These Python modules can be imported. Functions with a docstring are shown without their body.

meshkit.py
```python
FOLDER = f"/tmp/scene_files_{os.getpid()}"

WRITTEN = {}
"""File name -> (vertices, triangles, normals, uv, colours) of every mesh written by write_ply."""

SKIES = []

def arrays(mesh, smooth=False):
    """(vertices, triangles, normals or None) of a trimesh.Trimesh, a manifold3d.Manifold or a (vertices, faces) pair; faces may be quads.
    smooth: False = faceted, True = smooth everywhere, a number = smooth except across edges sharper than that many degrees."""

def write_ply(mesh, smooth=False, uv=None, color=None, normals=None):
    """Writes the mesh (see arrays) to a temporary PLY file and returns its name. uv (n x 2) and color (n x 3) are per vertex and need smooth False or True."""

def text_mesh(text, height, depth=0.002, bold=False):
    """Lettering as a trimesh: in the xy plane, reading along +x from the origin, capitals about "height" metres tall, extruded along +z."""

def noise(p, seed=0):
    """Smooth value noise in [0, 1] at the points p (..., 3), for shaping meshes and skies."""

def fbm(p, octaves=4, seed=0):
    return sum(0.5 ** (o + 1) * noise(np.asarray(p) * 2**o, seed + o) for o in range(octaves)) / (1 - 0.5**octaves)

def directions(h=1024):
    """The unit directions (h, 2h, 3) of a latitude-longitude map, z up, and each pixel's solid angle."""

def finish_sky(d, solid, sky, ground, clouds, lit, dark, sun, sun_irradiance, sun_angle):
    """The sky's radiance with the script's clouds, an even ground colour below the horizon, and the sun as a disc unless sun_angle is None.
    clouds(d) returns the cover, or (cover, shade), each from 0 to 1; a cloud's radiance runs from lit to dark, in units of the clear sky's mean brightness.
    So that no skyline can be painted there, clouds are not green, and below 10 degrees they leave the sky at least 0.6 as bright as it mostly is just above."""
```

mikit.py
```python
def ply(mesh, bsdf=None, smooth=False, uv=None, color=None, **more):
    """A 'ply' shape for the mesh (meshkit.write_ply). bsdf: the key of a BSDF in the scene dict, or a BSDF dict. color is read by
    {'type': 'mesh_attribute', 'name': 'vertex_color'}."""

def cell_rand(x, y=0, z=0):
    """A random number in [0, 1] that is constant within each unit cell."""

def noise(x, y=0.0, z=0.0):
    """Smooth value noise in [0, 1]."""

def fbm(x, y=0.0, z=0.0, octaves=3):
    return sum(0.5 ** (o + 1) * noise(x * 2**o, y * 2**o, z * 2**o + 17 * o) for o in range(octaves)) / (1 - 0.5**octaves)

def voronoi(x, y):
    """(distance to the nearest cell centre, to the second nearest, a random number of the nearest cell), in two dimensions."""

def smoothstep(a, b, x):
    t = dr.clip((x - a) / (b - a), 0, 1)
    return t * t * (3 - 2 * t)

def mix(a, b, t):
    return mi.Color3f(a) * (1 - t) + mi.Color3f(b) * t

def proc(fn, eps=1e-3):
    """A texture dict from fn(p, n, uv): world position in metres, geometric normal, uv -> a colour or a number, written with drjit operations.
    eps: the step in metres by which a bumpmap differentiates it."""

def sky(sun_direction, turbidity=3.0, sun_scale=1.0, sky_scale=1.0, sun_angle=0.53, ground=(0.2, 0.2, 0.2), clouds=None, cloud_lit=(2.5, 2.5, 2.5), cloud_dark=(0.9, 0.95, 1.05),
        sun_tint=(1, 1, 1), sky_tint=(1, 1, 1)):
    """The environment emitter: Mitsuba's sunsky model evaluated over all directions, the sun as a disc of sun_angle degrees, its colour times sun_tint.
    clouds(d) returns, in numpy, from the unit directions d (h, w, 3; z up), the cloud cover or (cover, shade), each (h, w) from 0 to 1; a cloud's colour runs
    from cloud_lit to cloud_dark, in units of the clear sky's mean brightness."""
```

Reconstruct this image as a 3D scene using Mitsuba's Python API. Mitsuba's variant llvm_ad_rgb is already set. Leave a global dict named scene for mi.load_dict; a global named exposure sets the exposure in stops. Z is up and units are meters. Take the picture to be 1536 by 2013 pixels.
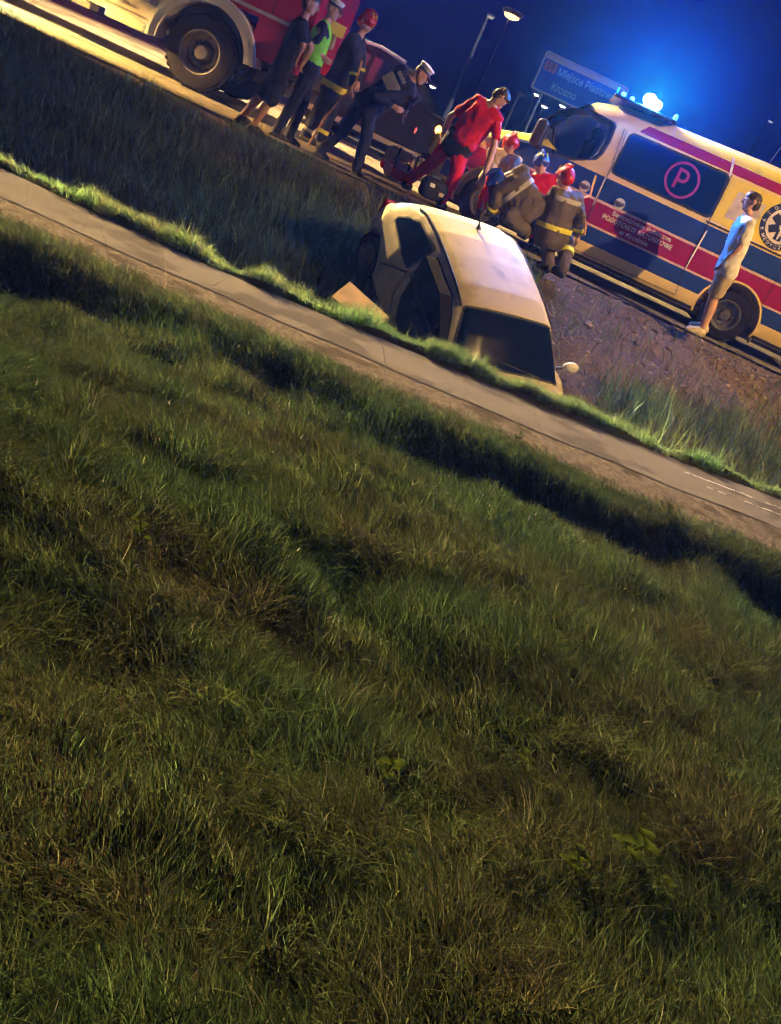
import math, random
import numpy as np, trimesh, manifold3d as m3, mitsuba as mi, drjit as dr
import mikit, meshkit
from shapely.geometry import Polygon, Point, LineString

T = mi.ScalarTransform4f
scene, labels = {'type': 'scene'}, {}
random.seed(7)

# ------------------------------------------------------------------ camera, sky, exposure
CAM_Z, F, ROLL, HV = 1.25, 2100.0, math.radians(25.0), -180.0      # a hand-held phone, tilted 25 degrees
PITCH = math.atan((-768 * math.sin(ROLL) + 1006.5 * math.cos(ROLL) - HV) / F)
FW = np.array([0, math.cos(PITCH), -math.sin(PITCH)])
UP0 = np.array([0, math.sin(PITCH), math.cos(PITCH)])
R0 = np.array([1.0, 0, 0])
ORI = np.array([0, 0, CAM_Z])
CUP = -math.sin(ROLL) * R0 + math.cos(ROLL) * UP0
scene['camera'] = {'type': 'perspective', 'fov': 2 * math.degrees(math.atan(768 / F)), 'fov_axis': 'x', 'near_clip': 0.05, 'far_clip': 3000.0,
                   'to_world': T().look_at(origin=ORI.tolist(), target=(ORI + FW).tolist(), up=CUP.tolist())}
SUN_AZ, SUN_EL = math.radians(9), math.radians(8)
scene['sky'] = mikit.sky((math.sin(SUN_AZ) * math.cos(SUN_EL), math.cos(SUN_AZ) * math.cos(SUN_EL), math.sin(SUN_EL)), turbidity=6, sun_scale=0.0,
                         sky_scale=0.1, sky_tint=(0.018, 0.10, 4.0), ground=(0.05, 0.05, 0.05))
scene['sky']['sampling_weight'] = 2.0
exposure = 0.0
SODIUM = (1.0, 0.58, 0.18)
WHITE_LAMP = (1.0, 0.86, 0.55)
BLUE = (0.02, 0.22, 1.0)


def at(px, py, Y):
    """The point of the place seen at a pixel of the photograph, at distance Y."""
    dx, dy = px - 768, py - 1006.5
    du = dx * math.cos(ROLL) + dy * math.sin(ROLL)
    dv = -dx * math.sin(ROLL) + dy * math.cos(ROLL)
    d = FW + du / F * R0 - dv / F * UP0
    return ORI + d * Y / d[1]


# ------------------------------------------------------------------ helpers
def label(key, text, cat=None, group=None, kind=None):
    d = {'label': text}
    if cat: d['category'] = cat
    if group: d['group'] = group
    if kind: d['kind'] = kind
    labels[key] = d


def numbered(key):
    if key not in scene and not any(k.startswith(key + '__') for k in scene):
        return key
    n = 1
    while f'{key}_{n:03d}' in scene or any(k.startswith(f'{key}_{n:03d}__') for k in scene):
        n += 1
    return f'{key}_{n:03d}'


def add(key, mesh, bsdf, smooth=35, **kw):
    key = numbered(key)
    scene[key] = mikit.ply(mesh, bsdf, smooth=smooth, **kw)
    return key


def cat(ms):
    return trimesh.util.concatenate([m for m in ms if m is not None])


def tm(man):
    g = man.to_mesh()
    return trimesh.Trimesh(np.array(g.vert_properties)[:, :3], np.array(g.tri_verts), process=False)


def mf(mesh):
    return m3.Manifold(m3.Mesh(np.asarray(mesh.vertices, np.float32), np.asarray(mesh.faces, np.uint32)))


def xf(mesh, M=None, t=(0, 0, 0)):
    v = np.asarray(mesh.vertices)
    if M is not None: v = v @ np.asarray(M).T
    f = np.asarray(mesh.faces)
    if M is not None and np.linalg.det(M) < 0: f = f[:, ::-1]
    return trimesh.Trimesh(v + np.asarray(t), f, process=False)


def rbox(size, c=(0, 0, 0), r=0.02, seg=8):
    """A box with rounded edges."""
    s = np.asarray(size) / 2 - r
    pts = [m3.Manifold.sphere(r, seg).translate([sx * s[0], sy * s[1], sz * s[2]]) for sx in (-1, 1) for sy in (-1, 1) for sz in (-1, 1)]
    return xf(tm(m3.Manifold.batch_hull(pts)), t=c)


def rotz(a):
    c, s = math.cos(a), math.sin(a)
    return np.array([[c, -s, 0], [s, c, 0], [0, 0, 1]])


def rotx(a):
    c, s = math.cos(a), math.sin(a)
    return np.array([[1, 0, 0], [0, c, -s], [0, s, c]])


def roty(a):
    c, s = math.cos(a), math.sin(a)
    return np.array([[c, 0, s], [0, 1, 0], [-s, 0, c]])


def tube(pts, r, sides=8):
    """A round bar along a polyline, closed at both ends; r one radius or one per point."""
    p = np.asarray(pts, float)
    r = np.broadcast_to(np.asarray(r, float), (len(p),))
    t = np.gradient(p, axis=0)
    t /= np.linalg.norm(t, axis=1, keepdims=True) + 1e-12
    ref = np.array([0, 0, 1.0]) if abs(t[:, 2]).mean() < 0.8 else np.array([1.0, 0, 0])
    a = np.cross(t, ref); a /= np.linalg.norm(a, axis=1, keepdims=True) + 1e-12
    b = np.cross(t, a)
    ang = np.arange(sides) * 2 * math.pi / sides
    v = (p[:, None] + r[:, None, None] * (np.cos(ang)[None, :, None] * a[:, None] + np.sin(ang)[None, :, None] * b[:, None])).reshape(-1, 3)
    f = []
    for i in range(len(p) - 1):
        for j in range(sides):
            k = (j + 1) % sides
            q = [i * sides + j, i * sides + k, (i + 1) * sides + k, (i + 1) * sides + j]
            f += [[q[0], q[1], q[2]], [q[0], q[2], q[3]]]
    n = len(v)
    v = np.vstack([v, p[:1], p[-1:]])
    for j in range(sides):
        k = (j + 1) % sides
        f += [[n, k, j], [n + 1, (len(p) - 1) * sides + j, (len(p) - 1) * sides + k]]
    m = trimesh.Trimesh(v, np.array(f), process=False)
    return m if m.volume > 0 else trimesh.Trimesh(v, np.array(f)[:, ::-1], process=False)


def lathe(prof, seg=40):
    """Revolved about the y axis: prof is [(radius, y)]."""
    m = trimesh.creation.revolve(np.array([(r, y) for r, y in prof]), sections=seg)
    return xf(m, np.array([[1, 0, 0], [0, 0, 1], [0, -1, 0]]))


def cyl(p0, p1, r, seg=20):
    return tube([p0, p1], r, seg)


def extr(poly, depth):
    """Extruded polygon(s), flat in xz, from y=0 to y=-depth (towards the camera side)."""
    gs = getattr(poly, 'geoms', [poly])
    m = cat([trimesh.creation.extrude_polygon(g, depth, engine='earcut') for g in gs if g.area > 1e-7])
    return xf(m, np.array([[1, 0, 0], [0, 0, -1], [0, 1, 0]]))


def flat_fill(poly, step):
    """Fine triangulation of a 2-d polygon: (n, 2) points and triangles."""
    v, f = trimesh.creation.triangulate_polygon(poly, engine='earcut')
    v3 = np.column_stack([v, np.zeros(len(v))])
    v3, f = trimesh.remesh.subdivide_to_size(v3, f, step, max_iter=12)
    m = trimesh.Trimesh(v3, f, process=True)
    return np.asarray(m.vertices)[:, :2], np.asarray(m.faces)


# ------------------------------------------------------------------ materials
def rgb(c):
    return {'type': 'rgb', 'value': [float(x) for x in c]}


def principled(key, color, rough=0.5, **kw):
    c = color if isinstance(color, dict) else rgb(color)
    scene[key] = {'type': 'twosided', 'b': {'type': 'principled', 'base_color': c, 'roughness': rough, **kw}}
    return key


def worn(c, dirt=(0.06, 0.05, 0.04), amount=0.35, s=3.0):
    c = tuple(c)
    return mikit.proc(lambda p, n, uv: mikit.mix(c, dirt, amount * mikit.smoothstep(0.45, 0.8, mikit.fbm(p.x * s, p.y * s, p.z * s, 4))))


def cloth_mat(key, c, s=14.0, rough=0.85):
    c = np.array(c)
    lo, hi = [float(v) for v in c * 0.7], [float(v) for v in np.minimum(c * 1.2, 0.9)]
    return principled(key, mikit.proc(lambda p, n, uv: mikit.mix(lo, hi, mikit.fbm(p.x * s, p.y * s, p.z * s, 3))), rough, specular=0.25)


principled('white_paint', worn((0.72, 0.71, 0.70), amount=0.25), 0.28, clearcoat=0.6, clearcoat_gloss=0.9)
principled('van_paint', worn((0.82, 0.63, 0.25), (0.4, 0.30, 0.14), amount=0.3), 0.28, clearcoat=0.6, clearcoat_gloss=0.9)
principled('car_paint', worn((0.73, 0.66, 0.47), (0.24, 0.20, 0.14), 0.45, 5.0), 0.5, specular=0.12, clearcoat=0.06, clearcoat_gloss=0.95)
principled('yellow_paint', worn((0.82, 0.66, 0.06), amount=0.2), 0.35, clearcoat=0.4)
principled('red_paint', worn((0.40, 0.012, 0.03), amount=0.2), 0.3, clearcoat=0.7, clearcoat_gloss=0.9)
principled('red_film', worn((0.30, 0.008, 0.085), amount=0.15), 0.4)
principled('blue_film', worn((0.012, 0.045, 0.30), amount=0.15), 0.4)
principled('pale_film', (0.62, 0.42, 0.42), 0.4)
principled('letter_white', (0.78, 0.72, 0.70), 0.5)
principled('dark_plastic', worn((0.02, 0.02, 0.022), (0.08, 0.07, 0.06), 0.3), 0.5)
principled('seam', (0.03, 0.03, 0.032), 0.6)
principled('glass_dark', (0.004, 0.010, 0.035), 0.06, specular=0.45)
principled('glow_tinted_glass', (0.004, 0.022, 0.13), 0.08, specular=0.45)  # blue glow of the beacon flare put into the glass base colour
principled('rubber', worn((0.010, 0.010, 0.011), (0.03, 0.027, 0.024), 0.5, 8.0), 0.85, specular=0.15)
principled('steel', worn((0.25, 0.25, 0.26), (0.08, 0.07, 0.06), 0.5, 9.0), 0.4, metallic=0.8)
principled('galvanised', worn((0.66, 0.66, 0.67), (0.4, 0.4, 0.4), 0.4, 6.0), 0.55)
principled('beige_panel', worn((0.60, 0.55, 0.48), amount=0.3), 0.4)
principled('board_brown', worn((0.42, 0.23, 0.12), (0.15, 0.09, 0.05), 0.5, 7.0), 0.7)
principled('sign_blue', (0.002, 0.10, 0.70), 0.5)
principled('sign_back', (0.55, 0.55, 0.58), 0.5)
principled('sign_red', (0.40, 0.12, 0.14), 0.5)
principled('dark_car_paint', worn((0.010, 0.010, 0.018), (0.02, 0.018, 0.016), 0.3), 0.6, specular=0.08)
principled('magenta_film', (0.30, 0.04, 0.25), 0.4)
principled('navy_ink', (0.015, 0.03, 0.12), 0.4)
principled('sticker', mikit.proc(lambda p, n, uv: mikit.mix((0.62, 0.55, 0.50), (0.45, 0.40, 0.38), mikit.smoothstep(0.4, 0.7, mikit.fbm(p.x * 9, p.y * 9, p.z * 9, 3)))), 0.5)
principled('skin', mikit.proc(lambda p, n, uv: mikit.mix((0.42, 0.23, 0.16), (0.55, 0.33, 0.25), mikit.fbm(p.x * 20, p.y * 20, p.z * 20, 3))), 0.55, specular=0.35)
principled('eye_dark', (0.02, 0.015, 0.012), 0.2)
principled('hair_dark', mikit.proc(lambda p, n, uv: mikit.mix((0.012, 0.009, 0.008), (0.05, 0.035, 0.025), mikit.fbm(p.x * 60, p.y * 60, p.z * 60, 3))), 0.6)
cloth_mat('cloth_black', (0.014, 0.015, 0.024))
cloth_mat('cloth_navy', (0.014, 0.019, 0.055))
cloth_mat('cloth_white', (0.68, 0.66, 0.64))
cloth_mat('cloth_cream', (0.46, 0.38, 0.25))
cloth_mat('cloth_red', (0.58, 0.012, 0.035))
cloth_mat('cloth_khaki', (0.105, 0.085, 0.066), 9.0)
cloth_mat('cloth_pink', (0.55, 0.20, 0.26))
cloth_mat('cloth_blue', (0.03, 0.06, 0.28))
cloth_mat('hivis', (0.22, 0.70, 0.06))
cloth_mat('tape_yellow', (0.75, 0.68, 0.05))
cloth_mat('tape_grey', (0.42, 0.40, 0.36))
principled('helmet_red', worn((0.42, 0.01, 0.02), amount=0.3, s=12.0), 0.35, clearcoat=0.5)
principled('helmet_blue', worn((0.02, 0.06, 0.40), amount=0.2, s=12.0), 0.35, clearcoat=0.5)
principled('cap_white', (0.72, 0.70, 0.68), 0.5)
principled('shoe_dark', worn((0.03, 0.028, 0.026), (0.1, 0.08, 0.06), 0.4, 20.0), 0.7)
principled('shoe_cream', worn((0.60, 0.52, 0.36), (0.2, 0.16, 0.1), 0.5, 20.0), 0.7)
principled('strap_orange', (0.62, 0.30, 0.12), 0.6)
principled('board_yellow', (0.80, 0.58, 0.06), 0.5)

# ------------------------------------------------------------------ lie of the land
PFX = [-60, -8, -4.42, -3.15, -1.92, -0.65, 1.06, 2.14, 3.54, 8, 60]
PFY = [9.9, 9.4, 9.34, 9.28, 9.34, 9.62, 9.92, 10.22, 10.72, 12.0, 26.0]


def y_far(x):    # far edge of the path
    x = np.asarray(x, float)
    return (np.interp(x - 0.5, PFX, PFY) + np.interp(x, PFX, PFY) + np.interp(x + 0.5, PFX, PFY)) / 3


def y_near(x):   # near edge of its gravel shoulder
    return y_far(x) - np.interp(x, [-8, -4, -2, 0, 1, 3.5, 8], [1.70, 1.62, 1.42, 1.72, 1.75, 2.1, 2.2])


def y_road(x):
    return 14.55 + 0.045 * np.clip(np.asarray(x, float), -8, 8)


def height(x, y):
    x, y = np.broadcast_arrays(np.asarray(x, float), np.asarray(y, float))
    yn, yf, yr = y_near(x), y_far(x), y_road(x)
    st = [-1000 + 0 * x, 0.0 * x, 1.8 + 0 * x, 3.2 + 0 * x, yn - 2.7, yn - 1.15, yn - 0.75, yn - 0.30, yn - 0.05, yn, yf, yf + 0.05, yf + 0.16, yf + 0.36, yf + 0.75, yf + 1.1, yf + 2.2, yr - 1.25, yr - 0.40, yr - 0.08, yr, yr + 1e4]
    zz = [-0.35, -0.35, -0.36, -0.52, -0.66, -1.0, -1.03, -0.80, -0.81, -0.80, -0.80, -0.80, -0.74, -0.82, -1.38, -1.52, -0.86, -0.46, -0.13, -0.045, -0.03, -0.03]
    z = np.full(x.shape, zz[0])
    for i in range(len(zz) - 1):
        t = np.clip((y - st[i]) / np.maximum(st[i + 1] - st[i], 1e-6), 0, 1)
        s = t * t * (3 - 2 * t) if i not in (9, 10) else t
        z = np.where(y >= st[i], zz[i] + (zz[i + 1] - zz[i]) * s, z)
    rough = np.where((y > yn - 0.1) & (y < yf + 0.1), 0.0, 1.0) * np.where(y > yr - 0.05, 0.0, 1.0)
    p = np.stack([x, y, 0 * x], -1)
    big = (meshkit.fbm(p * 0.9, 3, 3) - 0.5) * 0.34 * np.clip((yn - 0.3 - y) / 0.5, 0, 1) + (meshkit.noise(p * 1.7, 8) - 0.4) * 0.30 * np.clip((yn - 0.45 - y) / 0.3, 0, 1) * np.clip((y - yn + 2.4) / 0.8, 0, 1)
    small = (meshkit.fbm(p * 3.1, 3, 5) - 0.5) * 0.10 * rough
    return z + big + small


def build_ground():
    xs = np.unique(np.concatenate([np.linspace(-9, 9, 200), np.sign(np.linspace(-1, 1, 60)) * (9 + 500 * np.abs(np.linspace(-1, 1, 60)) ** 3)]))
    ys = np.unique(np.concatenate([np.linspace(-3, 16.5, 270), -3 - 200 * np.linspace(0, 1, 20) ** 3, 16.5 + 700 * np.linspace(0, 1, 40) ** 3]))
    X, Y = np.meshgrid(xs, ys)
    Z = height(X, Y)
    n, m = X.shape
    i, j = np.meshgrid(np.arange(n - 1), np.arange(m - 1), indexing='ij')
    a = (i * m + j).ravel()
    f = np.vstack([np.stack([a, a + 1, a + m + 1], 1), np.stack([a, a + m + 1, a + m], 1)])
    return trimesh.Trimesh(np.stack([X, Y, Z], -1).reshape(-1, 3), f, process=False)


def ground_color(p, n, uv):
    a = mikit.fbm(p.x * 5, p.y * 5, 0.0, 4)
    soil = mikit.mix((0.030, 0.024, 0.016), (0.060, 0.052, 0.030), a)
    moss = mikit.mix((0.020, 0.028, 0.010), (0.045, 0.055, 0.020), mikit.fbm(p.x * 9, p.y * 9, 3.0, 3))
    c = mikit.mix(soil, moss, mikit.smoothstep(0.4, 0.6, mikit.fbm(p.x * 1.3, p.y * 1.3, 9.0, 3)))
    grit = mikit.mix((0.10, 0.075, 0.065), (0.20, 0.16, 0.14), mikit.fbm(p.x * 40, p.y * 40, 0.0, 2))
    bank = mikit.smoothstep(0.3, 1.3, p.x) * mikit.smoothstep(11.3, 12.2, p.y) * mikit.smoothstep(60.0, 20.0, p.y)
    edge = mikit.smoothstep(13.7, 14.2, p.y) * mikit.smoothstep(60.0, 20.0, p.y)
    return mikit.mix(c, grit, dr.maximum(bank, edge))


def sheet(xs, f0, f1, z, nx_=12):
    """A strip between the lines y=f0(x) and y=f1(x)."""
    xs = np.asarray(xs, float)
    t = np.linspace(0, 1, nx_)
    X = np.repeat(xs[:, None], nx_, 1)
    Y = f0(xs)[:, None] * (1 - t) + f1(xs)[:, None] * t
    Z = np.broadcast_to(np.asarray(z(X, Y), float), X.shape)
    n, m = X.shape
    i, j = np.meshgrid(np.arange(n - 1), np.arange(m - 1), indexing='ij')
    a = (i * m + j).ravel()
    f = np.vstack([np.stack([a, a + m, a + m + 1], 1), np.stack([a, a + m + 1, a + 1], 1)])
    return trimesh.Trimesh(np.stack([X, Y, Z], -1).reshape(-1, 3), f, process=False)


def asphalt(lo, hi, s=30.0):
    def fn(p, n, uv):
        u, v = p.x * 0.83 + p.y * 0.56, p.y * 0.83 - p.x * 0.56
        g = mikit.fbm(u * s * 3, v * s * 3, 0.0, 2)
        b = mikit.fbm(u * 0.9, v * 1.7, 4.0, 5)
        c = mikit.mix(lo, hi, 0.6 * b + 0.4 * g)
        stain = mikit.smoothstep(0.50, 0.68, mikit.fbm(u * 1.9 + 7, v * 2.3, 8.0, 4))
        return mikit.mix(c, tuple(0.55 * w for w in lo), stain * 0.55)
    return mikit.proc(fn)


scene['mat_ground'] = {'type': 'bumpmap', 'arbitrary': mikit.proc(lambda p, n, uv: mikit.fbm(p.x * 22, p.y * 22, p.z * 22, 3), 4e-3), 'scale': 0.03,
                       'b': {'type': 'twosided', 'b': {'type': 'diffuse', 'reflectance': mikit.proc(ground_color)}}}
scene['mat_road'] = {'type': 'bumpmap', 'arbitrary': mikit.proc(lambda p, n, uv: mikit.fbm(p.x * 90, p.y * 90, 0.0, 2), 2e-3), 'scale': 0.004,
                     'b': {'type': 'twosided', 'b': {'type': 'diffuse', 'reflectance': asphalt((0.15, 0.145, 0.135), (0.28, 0.27, 0.25))}}}
scene['mat_path'] = {'type': 'bumpmap', 'arbitrary': mikit.proc(lambda p, n, uv: mikit.fbm(p.x * 70, p.y * 70, 0.0, 2), 2e-3), 'scale': 0.004,
                     'b': {'type': 'twosided', 'b': {'type': 'diffuse', 'reflectance': asphalt((0.085, 0.08, 0.078), (0.155, 0.15, 0.146))}}}


def shoulder_color(p, n, uv):
    d, d2, k = mikit.voronoi(p.x * 26, p.y * 26)
    c = mikit.mix((0.08, 0.07, 0.06), (0.15, 0.135, 0.12), k)
    c = mikit.mix((0.045, 0.04, 0.033), c, mikit.smoothstep(0.02, 0.12, d2 - d))
    return mikit.mix(c, (0.04, 0.034, 0.025), 0.7 * mikit.smoothstep(0.55, 0.7, mikit.fbm(p.x * 4, p.y * 4, 0.0, 3)))


scene['mat_shoulder'] = {'type': 'twosided', 'b': {'type': 'diffuse', 'reflectance': mikit.proc(shoulder_color)}}
principled('streak_white', mikit.proc(lambda p, n, uv: mikit.mix((0.30, 0.30, 0.29), (0.10, 0.095, 0.09), mikit.smoothstep(0.45, 0.6, mikit.fbm(p.x * 14, p.y * 22, 0.0, 3)))), 0.6)

add('ground', build_ground(), 'mat_ground', smooth=True)
label('ground', 'dark soil of the field, ditch and road embankment under the grass', kind='structure')
rx = np.concatenate([np.linspace(-490, -20, 12), np.linspace(-18, 18, 90), np.linspace(20, 490, 12)])
wob = lambda x: 0.05 * np.sin(x * 3.1) + 0.04 * np.sin(x * 7.7 + 1)
add('road', sheet(rx, lambda x: y_road(x) + wob(x), lambda x: 27.0 + 0 * x, lambda X, Y: 0 * X, 10), 'mat_road', smooth=True)
label('road', 'wide asphalt road lit orange by street lamps behind the rescuers', kind='structure')
px = np.linspace(-14, 14, 120)
add('path', sheet(px, lambda x: y_near(x) + 0.52 * (y_far(x) - y_near(x)) - 0.12 + 0.02 * np.sin(x * 5), lambda x: y_far(x) + 0.06, lambda X, Y: 0 * X - 0.786, 6), 'mat_path', smooth=True)
label('path', 'narrow asphalt footpath running diagonally between two grass verges', kind='structure')
add('path_shoulder', sheet(px, lambda x: y_near(x) - 0.25, lambda x: y_near(x) + 0.55 * (y_far(x) - y_near(x)), lambda X, Y: -0.793 - 0.06 * np.clip((y_near(X) + 0.02 - Y) / 0.25, 0, 1), 8), 'mat_shoulder', smooth=True)
label('path_shoulder', 'pale gravel shoulder along the near side of the footpath', kind='structure')
for k, (x0, x1, o, w) in enumerate([(2.35, 3.9, -0.36, 0.055), (2.55, 4.2, -0.62, 0.045)]):
    key = add('path_streak', sheet(np.linspace(x0, x1, 14), lambda x: y_far(x) + o, lambda x: y_far(x) + o + w, lambda X, Y: 0 * X - 0.782, 3), 'streak_white', smooth=True)  # two pale patchy strips laid on the path
    label(key, ('far' if k == 0 else 'near') + ' one of two patchy white streaks on the footpath at the right', kind='structure')

# ------------------------------------------------------------------ grass
scene['mat_grass'] = {'type': 'principledthin', 'base_color': {'type': 'mesh_attribute', 'name': 'vertex_color'}, 'roughness': 0.45, 'eta': 1.35, 'spec_trans': 0.0, 'diff_trans': 1.0}


def blades(rng, x, y, h, w, az, lean, col, levels=4, z=None):
    """Bent tapering grass blades; returns a mesh and per-vertex colours."""
    n = len(x)
    z = height(x, y) - 0.01 if z is None else z
    root = np.stack([x, y, z], 1)
    d = np.stack([np.cos(az), np.sin(az), 0 * az], 1)
    spin = az + math.pi / 2 + rng.normal(0, 0.7, n)
    wd = np.stack([np.cos(spin), np.sin(spin), 0 * az], 1)
    vs, lev = [], np.linspace(0, 1, levels)
    for t in lev:
        c = root + (np.array([0, 0, 1.0])[None] * (h * (t - 0.35 * np.clip(lean, 0, 1.6) * t * t))[:, None]) + d * (h * lean * t ** 1.8)[:, None]
        if t < 1:
            ww = (w * (1 - t) ** 0.6 * 0.5)[:, None] * wd
            vs += [c - ww, c + ww]
        else:
            vs += [c]
    k = len(vs)
    V = np.stack(vs, 1).reshape(-1, 3)
    tri = []
    for i in range(levels - 2):
        a = 2 * i
        tri += [[a, a + 1, a + 3], [a, a + 3, a + 2]]
    a = 2 * (levels - 2)
    tri += [[a, a + 1, a + 2]]
    Fc = (np.arange(n)[:, None, None] * k + np.array(tri)[None]).reshape(-1, 3)
    return V, Fc, np.repeat(col, k, 0)


def patch_noise(x, y, s, seed, o=3):
    return meshkit.fbm(np.stack([x * s, y * s, 0 * x], -1), o, seed)


def palette(rng, n, mix_):
    """Green to olive to straw, each blade its own tone; mix_ in [0, 1] is how dry."""
    g = np.array([[0.088, 0.168, 0.064], [0.118, 0.188, 0.072], [0.142, 0.178, 0.074], [0.165, 0.165, 0.085], [0.220, 0.190, 0.120], [0.16, 0.120, 0.08]])
    u = np.clip(mix_ * 5 + rng.normal(0, 0.8, n), 0, 4.999)
    i = u.astype(int)
    c = g[i] * (1 - (u - i))[:, None] + g[np.minimum(i + 1, 5)] * (u - i)[:, None]
    return np.minimum(c * rng.lognormal(-0.16, 0.62, (n, 1)), 0.6)


def field(key, seed, n, ylo, yhi, hmin, hmax, w, dry, lean, text, levels=4, dens=None, xr=None, wind=2.6, gain=0.68):
    rng = np.random.default_rng(seed)
    u = rng.uniform(0, 1, (n, 2))
    lo, hi = ylo(0.0) if callable(ylo) else ylo, yhi(0.0) if callable(yhi) else yhi
    x = rng.uniform(-1, 1, n)
    yy = lo + (hi - lo) * u[:, 0]
    x = x * (1.3 + 0.52 * yy) if xr is None else xr[0] + (xr[1] - xr[0]) * (x + 1) / 2
    a = ylo(x) if callable(ylo) else ylo
    b = yhi(x) if callable(yhi) else yhi
    y = a + (b - a) * u[:, 0]
    keep = np.ones(n, bool) if dens is None else rng.uniform(0, 1, n) < dens(x, y)
    x, y = x[keep], y[keep]
    n = len(x)
    clump = patch_noise(x, y, 2.2, seed + 1)
    tuft = patch_noise(x, y, 7.0, seed + 2, 2)
    hm = hmin(x, y) if callable(hmin) else hmin
    hx = hmax(x, y) if callable(hmax) else hmax
    h = hm + (hx - hm) * np.clip(0.15 + 1.3 * (clump - 0.3) + 0.7 * (tuft - 0.5), 0, 1) * rng.uniform(0.5, 1.15, n)
    az = wind + 3.2 * (patch_noise(x, y, 1.1, seed + 3) - 0.5) + 5.0 * (patch_noise(x, y, 4.5, seed + 4, 2) - 0.5) + rng.normal(0, 1.1, n)
    le = np.abs(lean * (0.4 + 1.2 * patch_noise(x, y, 3.0, seed + 6)) + rng.normal(0, 0.25, n))
    d = np.clip(dry + 0.8 * (patch_noise(x, y, 1.5, seed + 5) - 0.5) + 0.35 * (tuft - 0.5), 0, 1)
    V, Fc, C = blades(rng, x, y, h, w * rng.uniform(0.6, 1.4, n), az, le, palette(rng, n, d) * gain, levels)
    key = add(key, trimesh.Trimesh(V, Fc, process=False), 'mat_grass', smooth=False, color=C)
    label(key, text, 'grass', kind='stuff')


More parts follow.
